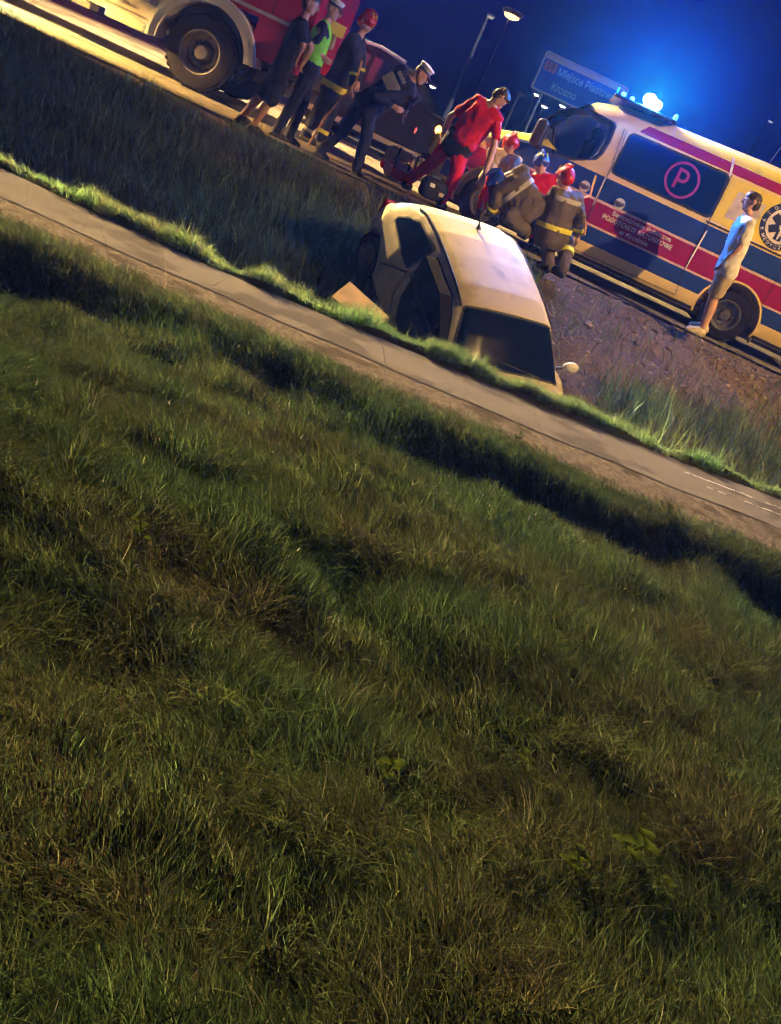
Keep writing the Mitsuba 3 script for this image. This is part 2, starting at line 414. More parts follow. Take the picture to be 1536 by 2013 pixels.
near_edge = lambda x: y_near(x) - 0.02
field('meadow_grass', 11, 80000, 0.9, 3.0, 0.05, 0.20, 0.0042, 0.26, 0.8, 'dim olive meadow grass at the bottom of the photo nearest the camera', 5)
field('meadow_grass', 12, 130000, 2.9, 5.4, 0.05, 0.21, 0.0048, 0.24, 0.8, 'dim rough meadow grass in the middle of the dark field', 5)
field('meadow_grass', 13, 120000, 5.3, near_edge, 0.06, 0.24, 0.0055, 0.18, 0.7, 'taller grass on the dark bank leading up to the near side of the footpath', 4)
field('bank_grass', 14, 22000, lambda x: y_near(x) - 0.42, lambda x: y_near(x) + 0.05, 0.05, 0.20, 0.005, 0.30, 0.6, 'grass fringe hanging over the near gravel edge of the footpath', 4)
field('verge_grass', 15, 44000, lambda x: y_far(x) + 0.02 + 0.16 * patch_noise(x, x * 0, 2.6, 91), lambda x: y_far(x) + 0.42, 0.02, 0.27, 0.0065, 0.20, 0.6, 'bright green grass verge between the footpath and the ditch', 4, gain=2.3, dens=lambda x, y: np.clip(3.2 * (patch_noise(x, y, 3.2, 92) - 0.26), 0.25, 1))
field('verge_tuft', 25, 5200, lambda x: y_far(x) + 0.10, lambda x: y_far(x) + 0.36, 0.10, 0.24, 0.007, 0.2, 0.6, 'taller green tufts on the verge in front of the wrecked car windscreen', 4, xr=(-0.35, 1.5), gain=1.9,
      dens=lambda x, y: np.clip(2.6 * (patch_noise(x, y, 4.2, 95) - 0.25), 0.05, 1))
field('ditch_grass', 16, 60000, lambda x: y_far(x) + 0.5, lambda x: y_road(x) - 0.35, 0.15, 0.42, 0.009, 0.25, 0.5, 'dark grass covering the ditch and the road embankment', 4, gain=1.25,
      dens=lambda x, y: np.where((x > 0.5) & (y > 11.2), 0.10, 1.0))
field('roadside_grass', 17, 9000, lambda x: y_road(x) - 0.5, lambda x: y_road(x) - 0.03, 0.06, 0.22, 0.007, 0.15, 0.3, 'tufts of green grass along the edge of the road', 4, gain=1.2,
      dens=lambda x, y: np.clip(2.6 * (patch_noise(x, y, 1.4, 77) - 0.38), 0.02, 1) * np.where(x > -0.5, 0.15, 1.0))
field('rank_grass', 18, 15000, lambda x: y_far(x) + 0.45, lambda x: y_far(x) + 2.6, 0.25, 0.75, 0.010, 0.08, 0.5, 'rank tall grass growing in the ditch at the right of the wrecked car', 4, gain=1.6, xr=(1.55, 8.0),
      dens=lambda x, y: np.clip((x - 1.3) * 0.9, 0, 1) * np.clip(1.9 - 0.55 * (y - y_far(x)), 0.15, 1))
field('dry_litter', 19, 56000, 11.2, lambda x: y_road(x) - 0.12, 0.012, 0.045, 0.016, 0.95, 1.3, 'brown dry litter on the bare bank below the ambulance', 3, xr=(0.4, 8.5), gain=1.0)
# stones on the bare bank below the ambulance
rs = np.random.default_rng(31)
ns = 5200
gx_, gu = rs.uniform(0.35, 8.0, ns), rs.uniform(0, 1, ns)
gy_ = 11.3 + (y_road(gx_) - 0.02 - 11.3) * gu ** 0.8
sr = np.minimum(0.010 * rs.lognormal(0, 0.55, ns), 0.05)
oct_ = trimesh.creation.icosphere(0, 1.0)
sv = np.asarray(oct_.vertices)[None] * rs.uniform(0.6, 1.3, (ns, len(oct_.vertices), 1)) * np.array([1.2, 1.0, 0.7]) * sr[:, None, None] + np.stack([gx_, gy_, height(gx_, gy_) + 0.003], 1)[:, None]
sf = np.asarray(oct_.faces)[None] + (np.arange(ns) * len(oct_.vertices))[:, None, None]
sc_ = np.repeat(np.array([[0.24, 0.20, 0.17]]) * rs.uniform(0.35, 1.7, (ns, 1)), len(oct_.vertices), 0)
scene['mat_stone'] = {'type': 'twosided', 'b': {'type': 'diffuse', 'reflectance': {'type': 'mesh_attribute', 'name': 'vertex_color'}}}
key = add('bank_stones', trimesh.Trimesh(sv.reshape(-1, 3), sf.reshape(-1, 3), process=False), 'mat_stone', smooth=False, color=sc_)
label(key, 'coarse brown stones strewn over the bank right of the wrecked car', 'stones', kind='stuff')
rng = np.random.default_rng(5)
# pale dry bits and petals, coloured light to stand for dew glints
n = 170
fx, fy = rng.uniform(-1, 1, n), rng.uniform(0.15, 1, n) ** 0.7
fy = 1.2 + 6.4 * fy
fx = fx * (1.0 + 0.5 * fy)
V, Fc, C = blades(rng, fx, fy, rng.uniform(0.01, 0.035, n), rng.uniform(0.005, 0.010, n), rng.uniform(0, 6.28, n), rng.uniform(0.3, 1.4, n), np.array([[0.62, 0.58, 0.44]]) * rng.uniform(0.35, 1.0, (n, 1)), 4, z=height(fx, fy) + rng.uniform(0.10, 0.2, n))
key = add('straw_glints', trimesh.Trimesh(V, Fc, process=False), 'mat_grass', smooth=False, color=C)
label(key, 'tiny pale straw bits and petals, also painted as dew glints, scattered over the dark field', 'straw', kind='stuff')
# long thin stems standing above the path edge
n = 90
sx = rng.uniform(-5, 5, n)
sy = y_near(sx) - rng.uniform(0.0, 0.35, n)
V, Fc, C = blades(rng, sx, sy, rng.uniform(0.3, 0.62, n), rng.uniform(0.003, 0.0045, n), rng.uniform(0, 6.28, n), rng.uniform(0.2, 1.1, n), palette(rng, n, np.full(n, 0.6)) * 0.6, 7)
key = add('grass_stems', trimesh.Trimesh(V, Fc, process=False), 'mat_grass', smooth=False, color=C)
label(key, 'thin dry grass stems standing up along the near path edge', 'grass', kind='stuff')
n = 16
sx = rng.uniform(-4.5, 3.5, n)
sy = y_far(sx) + rng.uniform(0.15, 0.6, n)
V, Fc, C = blades(rng, sx, sy, rng.uniform(0.3, 0.5, n), rng.uniform(0.004, 0.006, n), rng.normal(0.2, 0.8, n), rng.uniform(0.1, 0.6, n), palette(rng, n, np.full(n, 0.55)), 6)
key = add('verge_stems', trimesh.Trimesh(V, Fc, process=False), 'mat_grass', smooth=False, color=C)
label(key, 'pale tall stems standing above the bright verge grass', 'grass', kind='stuff')

scene['mat_leaf'] = {'type': 'principledthin', 'base_color': rgb((0.075, 0.115, 0.022)), 'roughness': 0.4, 'eta': 1.4, 'spec_trans': 0.0, 'diff_trans': 0.9}


def weed(px_, py_, Y, hgt, nl, seed, text):
    """A broad-leaved weed: a stem with a few folded oval leaves."""
    r = np.random.default_rng(seed)
    p = at(px_, py_, Y)
    p[2] = float(height(p[0], p[1])) - 0.01
    k = numbered('weed_plant')
    hgt *= 0.72
    top = p + np.array([r.normal(0, 0.03), r.normal(0, 0.03), hgt])
    scene[k + '__stem'] = mikit.ply(tube([p, (p + top) / 2 + r.normal(0, 0.01, 3), top], [0.004, 0.0035, 0.002], 6), 'mat_leaf', smooth=True)
    for i in range(nl):
        t = 0.35 + 0.65 * i / max(nl - 1, 1)
        b = p + (top - p) * t
        a = i * 2.4 + r.uniform(-0.3, 0.3)
        L, W = hgt * r.uniform(0.45, 0.7) * (1.15 - 0.5 * t), hgt * r.uniform(0.14, 0.2)
        u = np.linspace(0, 1, 7)
        wd = W * np.sin(np.pi * np.clip(u, 0.03, 1) ** 0.75)
        dirv = np.array([math.cos(a), math.sin(a), 0]); side = np.array([-math.sin(a), math.cos(a), 0])
        mid = b + dirv * (L * u)[:, None] + np.array([0, 0, 1.0]) * (L * (0.55 * u - 0.55 * u ** 2.2))[:, None]
        V = np.concatenate([mid - side * wd[:, None] + np.array([0, 0, 0.25]) * wd[:, None], mid, mid + side * wd[:, None] + np.array([0, 0, 0.25]) * wd[:, None]])
        f = []
        for j in range(6):
            for o in (0, 7):
                f += [[o + j, o + j + 1, o + j + 8], [o + j, o + j + 8, o + j + 7]]
        scene[numbered(k + '__leaf')] = mikit.ply(trimesh.Trimesh(V, f, process=False), 'mat_leaf', smooth=True)
    label(k, text, 'plant')


weed(1022, 850, 8.1, 0.24, 6, 1, 'pale green broad-leaved weed standing at the near edge of the footpath')
weed(768, 1500, 2.75, 0.17, 6, 2, 'yellow-green broad-leaved weed in the middle of the dark field')
weed(1270, 1560, 2.75, 0.20, 8, 3, 'leafy yellow-green weed at the lower right of the dark field, taller of a close pair')
weed(1200, 1600, 2.55, 0.14, 7, 4, 'low leafy weed just left of the taller weed at lower right')
weed(1395, 1610, 2.65, 0.12, 5, 6, 'small weed at the far right of the weed group in the dark field')
weed(205, 1265, 3.4, 0.13, 5, 5, 'lone yellow-green weed at the left of the dark field')
weed(1075, 1450, 3.1, 0.13, 4, 8, 'narrow weed between the middle weed and the right-hand weeds')

# ------------------------------------------------------------------ vehicles
def wheel(key, c, r, rr, w, out, dish=0.06, nuts=8, M=None):
    """A wheel with its axis along y; out = -1 when its outer face looks to -y. Parts tyre, rim (> nut)."""
    h = w / 2
    tyre = lathe([(rr, -h * 0.8), (rr + 0.01, -h * 0.95), (rr + (r - rr) * 0.35, -h), (r - 0.035, -h * 0.93), (r - 0.008, -h * 0.72), (r, -h * 0.35), (r - 0.006, -h * 0.3), (r - 0.006, h * 0.3), (r, h * 0.35),
                  (r - 0.008, h * 0.72), (r - 0.035, h * 0.93), (rr + (r - rr) * 0.35, h), (rr + 0.01, h * 0.95), (rr, h * 0.8)], 48)
    lugs = []
    for i in range(36):
        a = i * 2 * math.pi / 36
        for s in (-1, 1):
            b = xf(trimesh.creation.box((r * 0.09, h * 0.5, 0.02)), roty(0.0), (0, s * h * 0.66, r - 0.004))
            lugs.append(xf(b, roty(a + (0.09 if s > 0 else 0))))
    tyre = cat([tyre] + lugs)
    o = out * h
    rim = lathe([(rr + 0.012, o * 0.82), (rr, o * 0.98), (rr - 0.02, o * 0.95), (rr - 0.03, o * 0.6), (rr * 0.78, o * 0.6 - out * dish), (rr * 0.62, o * 0.6 - out * dish * 0.7), (rr * 0.45, o * 0.6 - out * dish * 1.6),
                 (rr * 0.36, o * 0.6 - out * dish * 0.3), (rr * 0.30, o * 0.75), (0.001, o * 0.78)], 40)
    nut = lathe([(0.016, 0), (0.016, 0.03), (0.010, 0.038), (0.0005, 0.038)], 6)
    put = lambda m: xf(m, M, c) if M is not None else xf(m, t=c)
    scene[key + '__tyre'] = mikit.ply(put(tyre), 'rubber', smooth=30)
    scene[key + '__rim'] = mikit.ply(put(rim), 'steel', smooth=30)
    for i in range(nuts):
        a = i * 2 * math.pi / nuts
        n_ = xf(nut, np.diag([1, -1, -1]) if out < 0 else None, (rr * 0.55 * math.cos(a), o * 0.6 - out * dish * 1.2, rr * 0.55 * math.sin(a)))
        scene[numbered(key + '__rim__nut')] = mikit.ply(put(n_), 'steel', smooth=False)


# ---- ambulance: parallel to the road, nose to the left, its side at y = AY
AY, AYC = 15.07, 16.0
ATX = [-1.62, -1.58, -1.50, -1.25, -0.83, -0.42, -0.28, -0.06, 0.18, 0.55, 1.2, 2.67, 4.1, 4.28, 4.34]
ATZ = [0.60, 0.92, 1.05, 1.16, 1.30, 1.42, 1.52, 1.86, 2.13, 2.23, 2.275, 2.35, 2.37, 2.34, 2.25]


def a_top(x): return np.interp(x, ATX, ATZ)


def a_inset(x, z):
    x, z = np.asarray(x, float), np.asarray(z, float)
    s = np.clip((z - 0.22) / (a_top(x) - 0.22), 0, 1)
    ins = 0.93 * (1 - (1 - s ** 14) ** 0.4) + 0.10 * np.clip((z - 1.25) / 1.0, 0, 1.2) ** 1.6
    return ins + 0.45 * np.clip((-0.95 - x) / 0.65, 0, 1) ** 2.2 + 0.05 * np.clip((0.40 - z) / 0.18, 0, 1) ** 2


def van_shell():
    xs = np.concatenate([np.linspace(-1.62, -1.2, 12), np.linspace(-1.15, 0.6, 36), np.linspace(0.7, 4.2, 24), np.linspace(4.22, 4.34, 5)])
    ss = np.concatenate([np.linspace(0, 0.85, 22), 0.85 + 0.15 * np.sin(np.linspace(0, math.pi / 2, 14))[1:]])
    rows = []
    for x in xs:
        z = 0.22 + ss * (a_top(x) - 0.22)
        i = np.minimum(a_inset(x, z), 0.925)
        L = np.stack([np.full_like(z, x), AY + i, z], 1)
        Rr = np.stack([np.full_like(z, x), 2 * AYC - AY - i, z], 1)[::-1]
        rows.append(np.vstack([L, Rr]))
    V = np.array(rows)
    n, m = V.shape[:2]
    f = []
    for i in range(n - 1):
        for j in range(m):
            k = (j + 1) % m
            a, b, c, d = i * m + j, i * m + k, (i + 1) * m + k, (i + 1) * m + j
            f += [[a, b, c], [a, c, d]]
    V = V.reshape(-1, 3)
    for e, flip in ((0, True), (n - 1, False)):
        ring = [e * m + j for j in range(m)]
        c = len(V); V = np.vstack([V, V[ring].mean(0)])
        for j in range(m):
            t = [c, ring[j], ring[(j + 1) % m]]
            f.append(t[::-1] if flip else t)
    M = trimesh.Trimesh(V, np.array(f), process=False)
    return M if M.volume > 0 else trimesh.Trimesh(V, np.array(f)[:, ::-1], process=False)


def S(pts, Y):
    return [(at(a, b, Y)[0], at(a, b, Y)[2]) for a, b in pts]


dw = Polygon(S([(1044, 268), (1064, 240), (1098, 219), (1128, 212), (1166, 219), (1211, 244), (1200, 274), (1184, 300), (1172, 311), (1130, 312), (1088, 305), (1058, 290)], AY)).buffer(-0.03).buffer(0.03)
body = van_shell()
try:
    B = mf(body) - mf(xf(extr(dw, 2.2), t=(0, AY + 2.0, 0)))
    for wx in (-0.62, 2.99):
        for y0 in (AY - 0.05, 2 * AYC - AY - 0.30):
            B = B - m3.Manifold.cylinder(0.36, 0.44, 0.44, 40).rotate([-90, 0, 0]).translate([wx, y0, 0.36])
    if B.num_tri() > 100: body = tm(B)
except Exception as e:
    print('van wells', e)
A = 'ambulance'
scene[A + '__body'] = mikit.ply(body, 'van_paint', smooth=30)
label(A, 'white, yellow, blue and red ambulance van with its blue beacon flashing', 'ambulance')


def a_patch(name, poly, mat, off=0.004, step=0.10, key=A):
    """A thin panel or film that follows the near side of the van, off metres proud."""
    poly = poly if hasattr(poly, 'area') else Polygon(poly)
    gs = [g for g in getattr(poly, 'geoms', [poly]) if g.area > 1e-6]
    ms = []
    for g in gs:
        p, f = flat_fill(g, step)
        ms.append(trimesh.Trimesh(np.stack([p[:, 0], AY + a_inset(p[:, 0], p[:, 1]) - off, p[:, 1]], 1), f, process=False))
    k = numbered(f'{key}__{name}')
    scene[k] = mikit.ply(cat(ms), mat, smooth=True)
    return k


def band(z0, z1, x0, x1):
    return Polygon([(x0, z0), (x1, z0 + 0.012 * (x1 - x0) * 0), (x1, z1), (x0, z1)])


well = Point(2.99, 0.36).buffer(0.47)
wellf = Point(-0.62, 0.36).buffer(0.47)
cut = lambda g: g.difference(well).difference(wellf)
a_patch('blue_band', cut(band(0.45, 0.66, -1.35, 4.25)), 'blue_film', 0.004)
a_patch('red_band', cut(band(0.69, 0.98, -1.45, 4.28)), 'red_film', 0.004)
a_patch('red_band_edge', cut(band(0.66, 0.69, -1.45, 4.28)), 'pale_film', 0.004)
a_patch('red_band_edge', cut(band(0.98, 1.015, -1.45, 4.28)), 'pale_film', 0.004)
a_patch('blue_band', band(1.015, 1.30, -0.75, 4.28), 'blue_film', 0.004)
a_patch('sill_trim', cut(band(0.225, 0.27, -1.0, 4.2)), 'dark_plastic', 0.006)
a_patch('rail_trim', band(1.325, 1.345, 2.16, 4.2), 'seam', 0.012)
win = Polygon([(0.76, 1.40), (2.17, 1.40), (2.15, 1.95), (0.78, 1.915)]).buffer(-0.05).buffer(0.05)
a_patch('sliding_door_window', win, 'glow_tinted_glass', 0.010)
label(A + '__sliding_door_window', 'dark rear side window with a P in a circle')
a_patch('window_seal', win.buffer(0.03).difference(win), 'seam', 0.006, 0.06)
scene['cab_glass'] = {'type': 'thindielectric', 'int_ior': 1.45}
scene[A + '__cab_lining'] = mikit.ply(xf(extr(dw.buffer(0.012).difference(dw.buffer(-0.004)), 1.62), t=(0, AY + 1.74, 0)), 'dark_plastic', smooth=False)
for y0 in (AY + 0.45, AY + 1.35):
    scene[numbered(A + '__seat')] = mikit.ply(cat([rbox((0.14, 0.45, 0.42), (0.34, y0, 1.46), 0.06), rbox((0.10, 0.26, 0.18), (0.36, y0, 1.74), 0.04)]), 'cloth_black', smooth=40)
scene[A + '__steering_wheel'] = mikit.ply(xf(trimesh.creation.torus(0.19, 0.016, 24, 8), roty(1.15), (-0.12, AY + 0.45, 1.42)), 'dark_plastic', smooth=True)
a_patch('door_window', dw, 'cab_glass', 0.004)
pf, ff = flat_fill(dw, 0.2)
scene[A + '__door_window_001'] = mikit.ply(trimesh.Trimesh(np.stack([pf[:, 0], 2 * AYC - AY - a_inset(pf[:, 0], pf[:, 1]) + 0.004, pf[:, 1]], 1), ff, process=False), 'cab_glass', smooth=True)
a_patch('window_seal', dw.buffer(0.022).difference(dw), 'seam', 0.006, 0.06)
a_patch('yellow_panel', band(1.375, 1.965, 2.20, 4.25), 'yellow_paint', 0.005)
a_patch('roof_stripe', Polygon([(0.85, 1.985), (4.2, 2.02), (4.2, 2.155), (0.95, 2.10)]), 'red_film', 0.004, 0.05)
a_patch('roof_edge', Polygon([(1.3, 2.115), (4.2, 2.170), (4.2, 2.30), (1.3, 2.215)]), 'yellow_paint', 0.004, 0.04)
for pts, w in (([(0.66, 1.93), (0.72, 1.40), (0.74, 0.30)], 0.010), ([(0.70, 1.93), (0.755, 1.38)], 0.008), ([(2.185, 1.98), (2.20, 0.62)], 0.010), ([(-0.28, 1.45), (-0.30, 0.45)], 0.009), ([(0.74, 0.30), (2.25, 0.32), (2.20, 0.62)], 0.008), ([(3.35, 1.34), (3.35, 0.7)], 0.007)):
    a_patch('seam', LineString(pts).buffer(w / 2, cap_style=2), 'seam', 0.014, 0.05)
a_patch('bonnet_side', Polygon([(-1.40, 1.10), (-0.30, 1.32), (0.02, 1.335), (-0.20, 1.44), (-0.42, 1.38), (-0.95, 1.25)]).buffer(-0.01), 'yellow_paint', 0.006, 0.06)
lin = lambda poly: a_patch('reflective_strip', poly, 'letter_white', 0.013, 0.06)
lin(LineString([(2.225, 1.22), (2.205, 0.68)]).buffer(0.010))
lin(LineString([(0.715, 1.30), (0.725, 0.92)]).buffer(0.012))
lin(LineString([(2.13, 2.17), (2.165, 1.97)]).buffer(0.016))


def a_letters(text, x0, z0, hgt, width, mat, off=0.009, bold=True, name='lettering'):
    m = meshkit.text_mesh(text, hgt, 0.003, bold)
    v = np.asarray(m.vertices).copy()
    v[:, 0] *= width / max(v[:, 0].max() - v[:, 0].min(), 1e-6)
    X, Z = x0 + v[:, 0] - v[:, 0].min(), z0 + v[:, 1]
    Y = AY + a_inset(X, Z) - off - v[:, 2]
    k = numbered(f'{A}__{name}')
    scene[k] = mikit.ply(trimesh.Trimesh(np.stack([X, Y, Z], 1), np.asarray(m.faces), process=False), mat, smooth=False)


a_letters('Samodzielne Publiczne', 1.00, 0.905, 0.058, 0.86, 'letter_white')
a_letters('POGOTOWIE RATUNKOWE', 0.90, 0.815, 0.062, 1.02, 'letter_white')
a_letters('w Krośnie', 1.19, 0.725, 0.058, 0.42, 'letter_white')
pc = (1.63, 1.665)
a_patch('emblem_ring', Point(pc).buffer(0.235).difference(Point(pc).buffer(0.20)), 'magenta_film', 0.014, 0.05)
a_letters('P', pc[0] - 0.095, pc[1] - 0.12, 0.25, 0.17, 'magenta_film', 0.014, name='letter')
# star emblem in its ring of lettering
ec = (3.09, 1.665)
a_patch('star_badge', Point(ec).buffer(0.30), 'navy_ink', 0.009, 0.06)
a_patch('star_badge_disc', Point(ec).buffer(0.225), 'letter_white', 0.012, 0.06)
star = Polygon()
for k in range(3):
    a = k * math.pi / 3 + math.pi / 2
    d, s = np.array([math.cos(a), math.sin(a)]), np.array([-math.sin(a), math.cos(a)])
    star = star.union(Polygon([tuple(np.array(ec) + d * u * 0.185 + s * w_ * 0.05) for u, w_ in ((1, 1), (1, -1), (-1, -1), (-1, 1))]))
rod = LineString([(ec[0], ec[1] - 0.16), (ec[0], ec[1] + 0.16)]).buffer(0.010)
snake = LineString([(ec[0] + 0.035 * math.sin(t * 9), ec[1] - 0.12 + 0.22 * t) for t in np.linspace(0, 1, 30)]).buffer(0.010)
a_patch('star', star.difference(rod.union(snake).buffer(0.004)), 'navy_ink', 0.015, 0.05)
a_patch('star_rod', rod.union(snake), 'letter_white', 0.015, 0.05)
for txt, a0, a1 in (('RATOWNICTWO', 3.6, -0.46), ('MEDYCZNE', 3.95, 5.47)):
    for i, ch in enumerate(txt):
        a = a0 + (a1 - a0) * i / (len(txt) - 1)
        up = a0 > a1
        m = meshkit.text_mesh(ch, 0.045, 0.002, True)
        v = np.asarray(m.vertices); v = v - [(v[:, 0].max() + v[:, 0].min()) / 2, 0.022, 0]
        b = a - math.pi / 2 if up else a + math.pi / 2
        X = ec[0] + 0.262 * math.cos(a) + v[:, 0] * math.cos(b) - v[:, 1] * math.sin(b)
        Z = ec[1] + 0.262 * math.sin(a) + v[:, 0] * math.sin(b) + v[:, 1] * math.cos(b)
        scene[numbered(A + '__star_badge__letter')] = mikit.ply(trimesh.Trimesh(np.stack([X, AY + a_inset(X, Z) - 0.012 - v[:, 2], Z], 1), np.asarray(m.faces), process=False), 'letter_white', smooth=False)
a_patch('sticker', Polygon([(2.36, 1.50), (2.74, 1.49), (2.75, 1.80), (2.38, 1.82)]).buffer(0.02), 'sticker', 0.009)
a_patch('sticker_print', Polygon([(2.48, 1.72), (2.70, 1.715), (2.70, 1.755), (2.48, 1.76)]), 'red_film', 0.012)
# door handles, mirror, aerial, front details
for hx_, hz_ in ((1.02, 1.075), (0.50, 1.09), (3.6, 1.08)):
    k = numbered(A + '__door_handle')
    scene[k] = mikit.ply(rbox((0.15, 0.05, 0.045), (hx_, AY - 0.018, hz_), 0.018), 'steel', smooth=40)
    scene[k + '__recess'] = mikit.ply(xf(lathe([(0.075, 0.0), (0.07, -0.008), (0.055, -0.002), (0.001, 0.0)], 28), t=(hx_ + 0.01, AY - 0.003, hz_ - 0.005)), 'white_paint', smooth=30)
mir = rbox((0.16, 0.24, 0.36), (-0.33, AY - 0.17, 1.45), 0.05)
scene[A + '__mirror'] = mikit.ply(cat([mir, tube([(-0.33, AY - 0.08, 1.32), (-0.30, AY + 0.02, 1.30)], 0.035)]), 'dark_plastic', smooth=40)
scene[A + '__mirror__glass'] = mikit.ply(rbox((0.008, 0.19, 0.30), (-0.246, AY - 0.17, 1.45), 0.003), 'steel', smooth=40)
scene[A + '__windscreen'] = mikit.ply((lambda u, v: trimesh.Trimesh(np.stack([u, v, a_top(u) + 0.006], -1).reshape(-1, 3), [[i * 8 + j, i * 8 + j + 1, i * 8 + j + 9] for i in range(11) for j in range(7)] + [[i * 8 + j, i * 8 + j + 9, i * 8 + j + 8] for i in range(11) for j in range(7)], process=False))(*np.meshgrid(np.linspace(-0.36, 0.12, 12), np.linspace(AY + 0.20, 2 * AYC - AY - 0.2, 8), indexing='ij')), 'glass_dark', smooth=True)
scene[A + '__aerial'] = mikit.ply(tube([at(1485, 304, AYC), at(1487, 299, AYC)] if False else [(2.62, AY + 0.5, 2.34), (2.66, AY + 0.5, 2.62)], 0.006), 'dark_plastic', smooth=True)
scene[A + '__bumper'] = mikit.ply(rbox((0.16, 1.75, 0.30), (4.36, AYC, 0.42), 0.05), 'dark_plastic', smooth=40)
scene[A + '__bumper_001'] = mikit.ply(rbox((0.2, 1.5, 0.32), (-1.60, AYC, 0.45), 0.08), 'dark_plastic', smooth=40)
scene[A + '__mudflap'] = mikit.ply(rbox((0.015, 0.20, 0.24), (3.46, AY + 0.14, 0.26), 0.004), 'beige_panel', smooth=40)
scene[A + '__underbody'] = mikit.ply(rbox((5.4, 1.5, 0.16), (1.4, AYC, 0.24), 0.04), 'dark_plastic', smooth=40)
for i, (wx, wy, o) in enumerate(((2.99, AY + 0.14, -1), (-0.62, AY + 0.14, -1), (2.99, 2 * AYC - AY - 0.14, 1), (-0.62, 2 * AYC - AY - 0.14, 1))):
    wheel(A + '__wheel' + (f'_{i:03d}' if i else ''), (wx, wy, 0.352), 0.35, 0.205, 0.225, o, 0.03, 5)
# light bar on the roof: base, clear domes and glowing modules
lz = 2.265
scene[A + '__light_bar'] = mikit.ply(rbox((0.90, 1.56, 0.05), (0.80, AYC, lz + 0.005), 0.02), 'dark_plastic', smooth=40)


def emitter(key, mesh, power, smooth=True):
    scene[key] = {**mikit.ply(mesh, 'seam', smooth=smooth), 'emitter': {'type': 'area', 'radiance': rgb(power)}}


ICO = trimesh.creation.icosphere(2, 1.0)


def ball(c, s, M=None): return xf(xf(ICO, np.diag(s)), M, c)


BEACON = 4200.0
for i, (bx, bz, br) in enumerate(((0.80, 0.125, 0.085), (0.905, 0.10, 0.07))):
    k = A + '__light_bar__beacon_lamp' + ('_010' if i else '')
    emitter(k, ball((bx, AY + 0.22, lz + bz), (br * 1.1, br * 0.8, br)), [BEACON * v for v in BLUE])
    scene[k]['emitter']['sampling_weight'] = 10.0
emitter(A + '__light_bar__beacon_lamp_001', ball((0.46, AY + 0.22, lz + 0.055), (0.030, 0.03, 0.030)), (0.5, 9.0, 24.0))
emitter(A + '__light_bar__beacon_lamp_002', ball((0.585, AY + 0.20, lz + 0.045), (0.030, 0.03, 0.030)), (0.5, 9.0, 24.0))
emitter(A + '__light_bar__beacon_lamp_003', rbox((0.02, 0.02, 0.07), (0.37, AY + 0.24, lz + 0.075), 0.006), (0.0, 3.0, 4.5))
emitter(A + '__light_bar__beacon_lamp_004', ball((1.20, AY + 0.20, lz + 0.055), (0.030, 0.03, 0.055), rotz(0.0)), (0.3, 3.5, 5.0))

# ---- fire engine: rear end towards the right, its side at y = TY
TY = 15.98
G = 'fire_engine'
label(G, 'red and white fire engine whose rear wheel stands at the road edge, top left', 'fire engine')
wc = (-5.25, 0.52)
arch = Point(wc).buffer(0.66, 32)
up_body = Polygon([(-10.9, 1.28), (-3.86, 1.28), (-3.86, 3.0), (-3.95, 3.15), (-10.8, 3.15), (-10.9, 3.05)])
scene[G + '__body'] = mikit.ply(xf(extr(up_body, 2.4), t=(0, TY + 2.42, 0)), 'red_paint', smooth=30)
low_rear = Polygon([(-4.62, 0.78), (-3.90, 0.78), (-3.86, 1.30), (-4.62, 1.30)]).difference(arch)
scene[G + '__rear_panel'] = mikit.ply(xf(extr(low_rear, 2.36), t=(0, TY + 2.40, 0)), 'red_paint', smooth=30)
low_front = Polygon([(-10.9, 0.52), (-6.05, 0.52), (-5.9, 0.62), (-5.78, 1.285), (-10.9, 1.285)]).difference(arch)
scene[G + '__locker_row'] = mikit.ply(xf(extr(low_front, 2.34), t=(0, TY + 2.39, 0)), 'beige_panel', smooth=30)
for i, x0 in enumerate((-6.95, -8.0, -9.05, -10.1)):
    scene[numbered(G + '__locker_door')] = mikit.ply(rbox((0.96, 0.03, 0.58), (x0 + 0.42, TY + 0.035, 0.92), 0.01), 'beige_panel', smooth=40)
scene[G + '__step'] = mikit.ply(rbox((0.62, 0.35, 0.14), (-6.42, TY + 0.16, 0.50), 0.02), 'beige_panel', smooth=40)
scene[G + '__step_001'] = mikit.ply(rbox((1.3, 0.30, 0.10), (-7.6, TY + 0.16, 0.46), 0.02), 'steel', smooth=40)
fen = Point(wc).buffer(0.80, 40).difference(Point(wc).buffer(0.665, 40)).intersection(Polygon([(-6.3, 0.44), (-5.25, 0.52), (-4.2, 0.70), (-4.2, 1.6), (-6.3, 1.6)]))
scene[G + '__fender'] = mikit.ply(xf(extr(fen, 0.40), t=(0, TY + 0.34, 0)), 'white_paint', smooth=40)
ring = Point(wc).buffer(0.82, 40).difference(Point(wc).buffer(0.775, 40)).intersection(Polygon([(-6.3, 0.42), (-5.25, 0.50), (-4.2, 0.68), (-4.2, 1.6), (-6.3, 1.6)]))
scene[G + '__fender_lip'] = mikit.ply(xf(extr(ring, 0.43), t=(0, TY + 0.355, 0)), 'white_paint', smooth=40)
scene[G + '__wheel_well'] = mikit.ply(xf(extr(Point(wc).buffer(0.663, 32).intersection(Polygon([(-6.3, 0.60), (-4.2, 0.60), (-4.2, 1.6), (-6.3, 1.6)])), 0.02), t=(0, TY + 0.40, 0)), 'dark_plastic', smooth=30)
scene[G + '__chassis'] = mikit.ply(cat([rbox((7.3, 0.9, 0.24), (-7.4, TY + 1.2, 0.80), 0.03), rbox((0.5, 0.3, 0.2), (-4.25, TY + 0.5, 0.55), 0.03), cyl((-5.25, TY + 0.2, 0.52), (-5.25, TY + 2.2, 0.52), 0.09), rbox((0.7, 1.6, 0.1), (-4.2, TY + 1.2, 0.72), 0.03)]), 'dark_plastic', smooth=40)
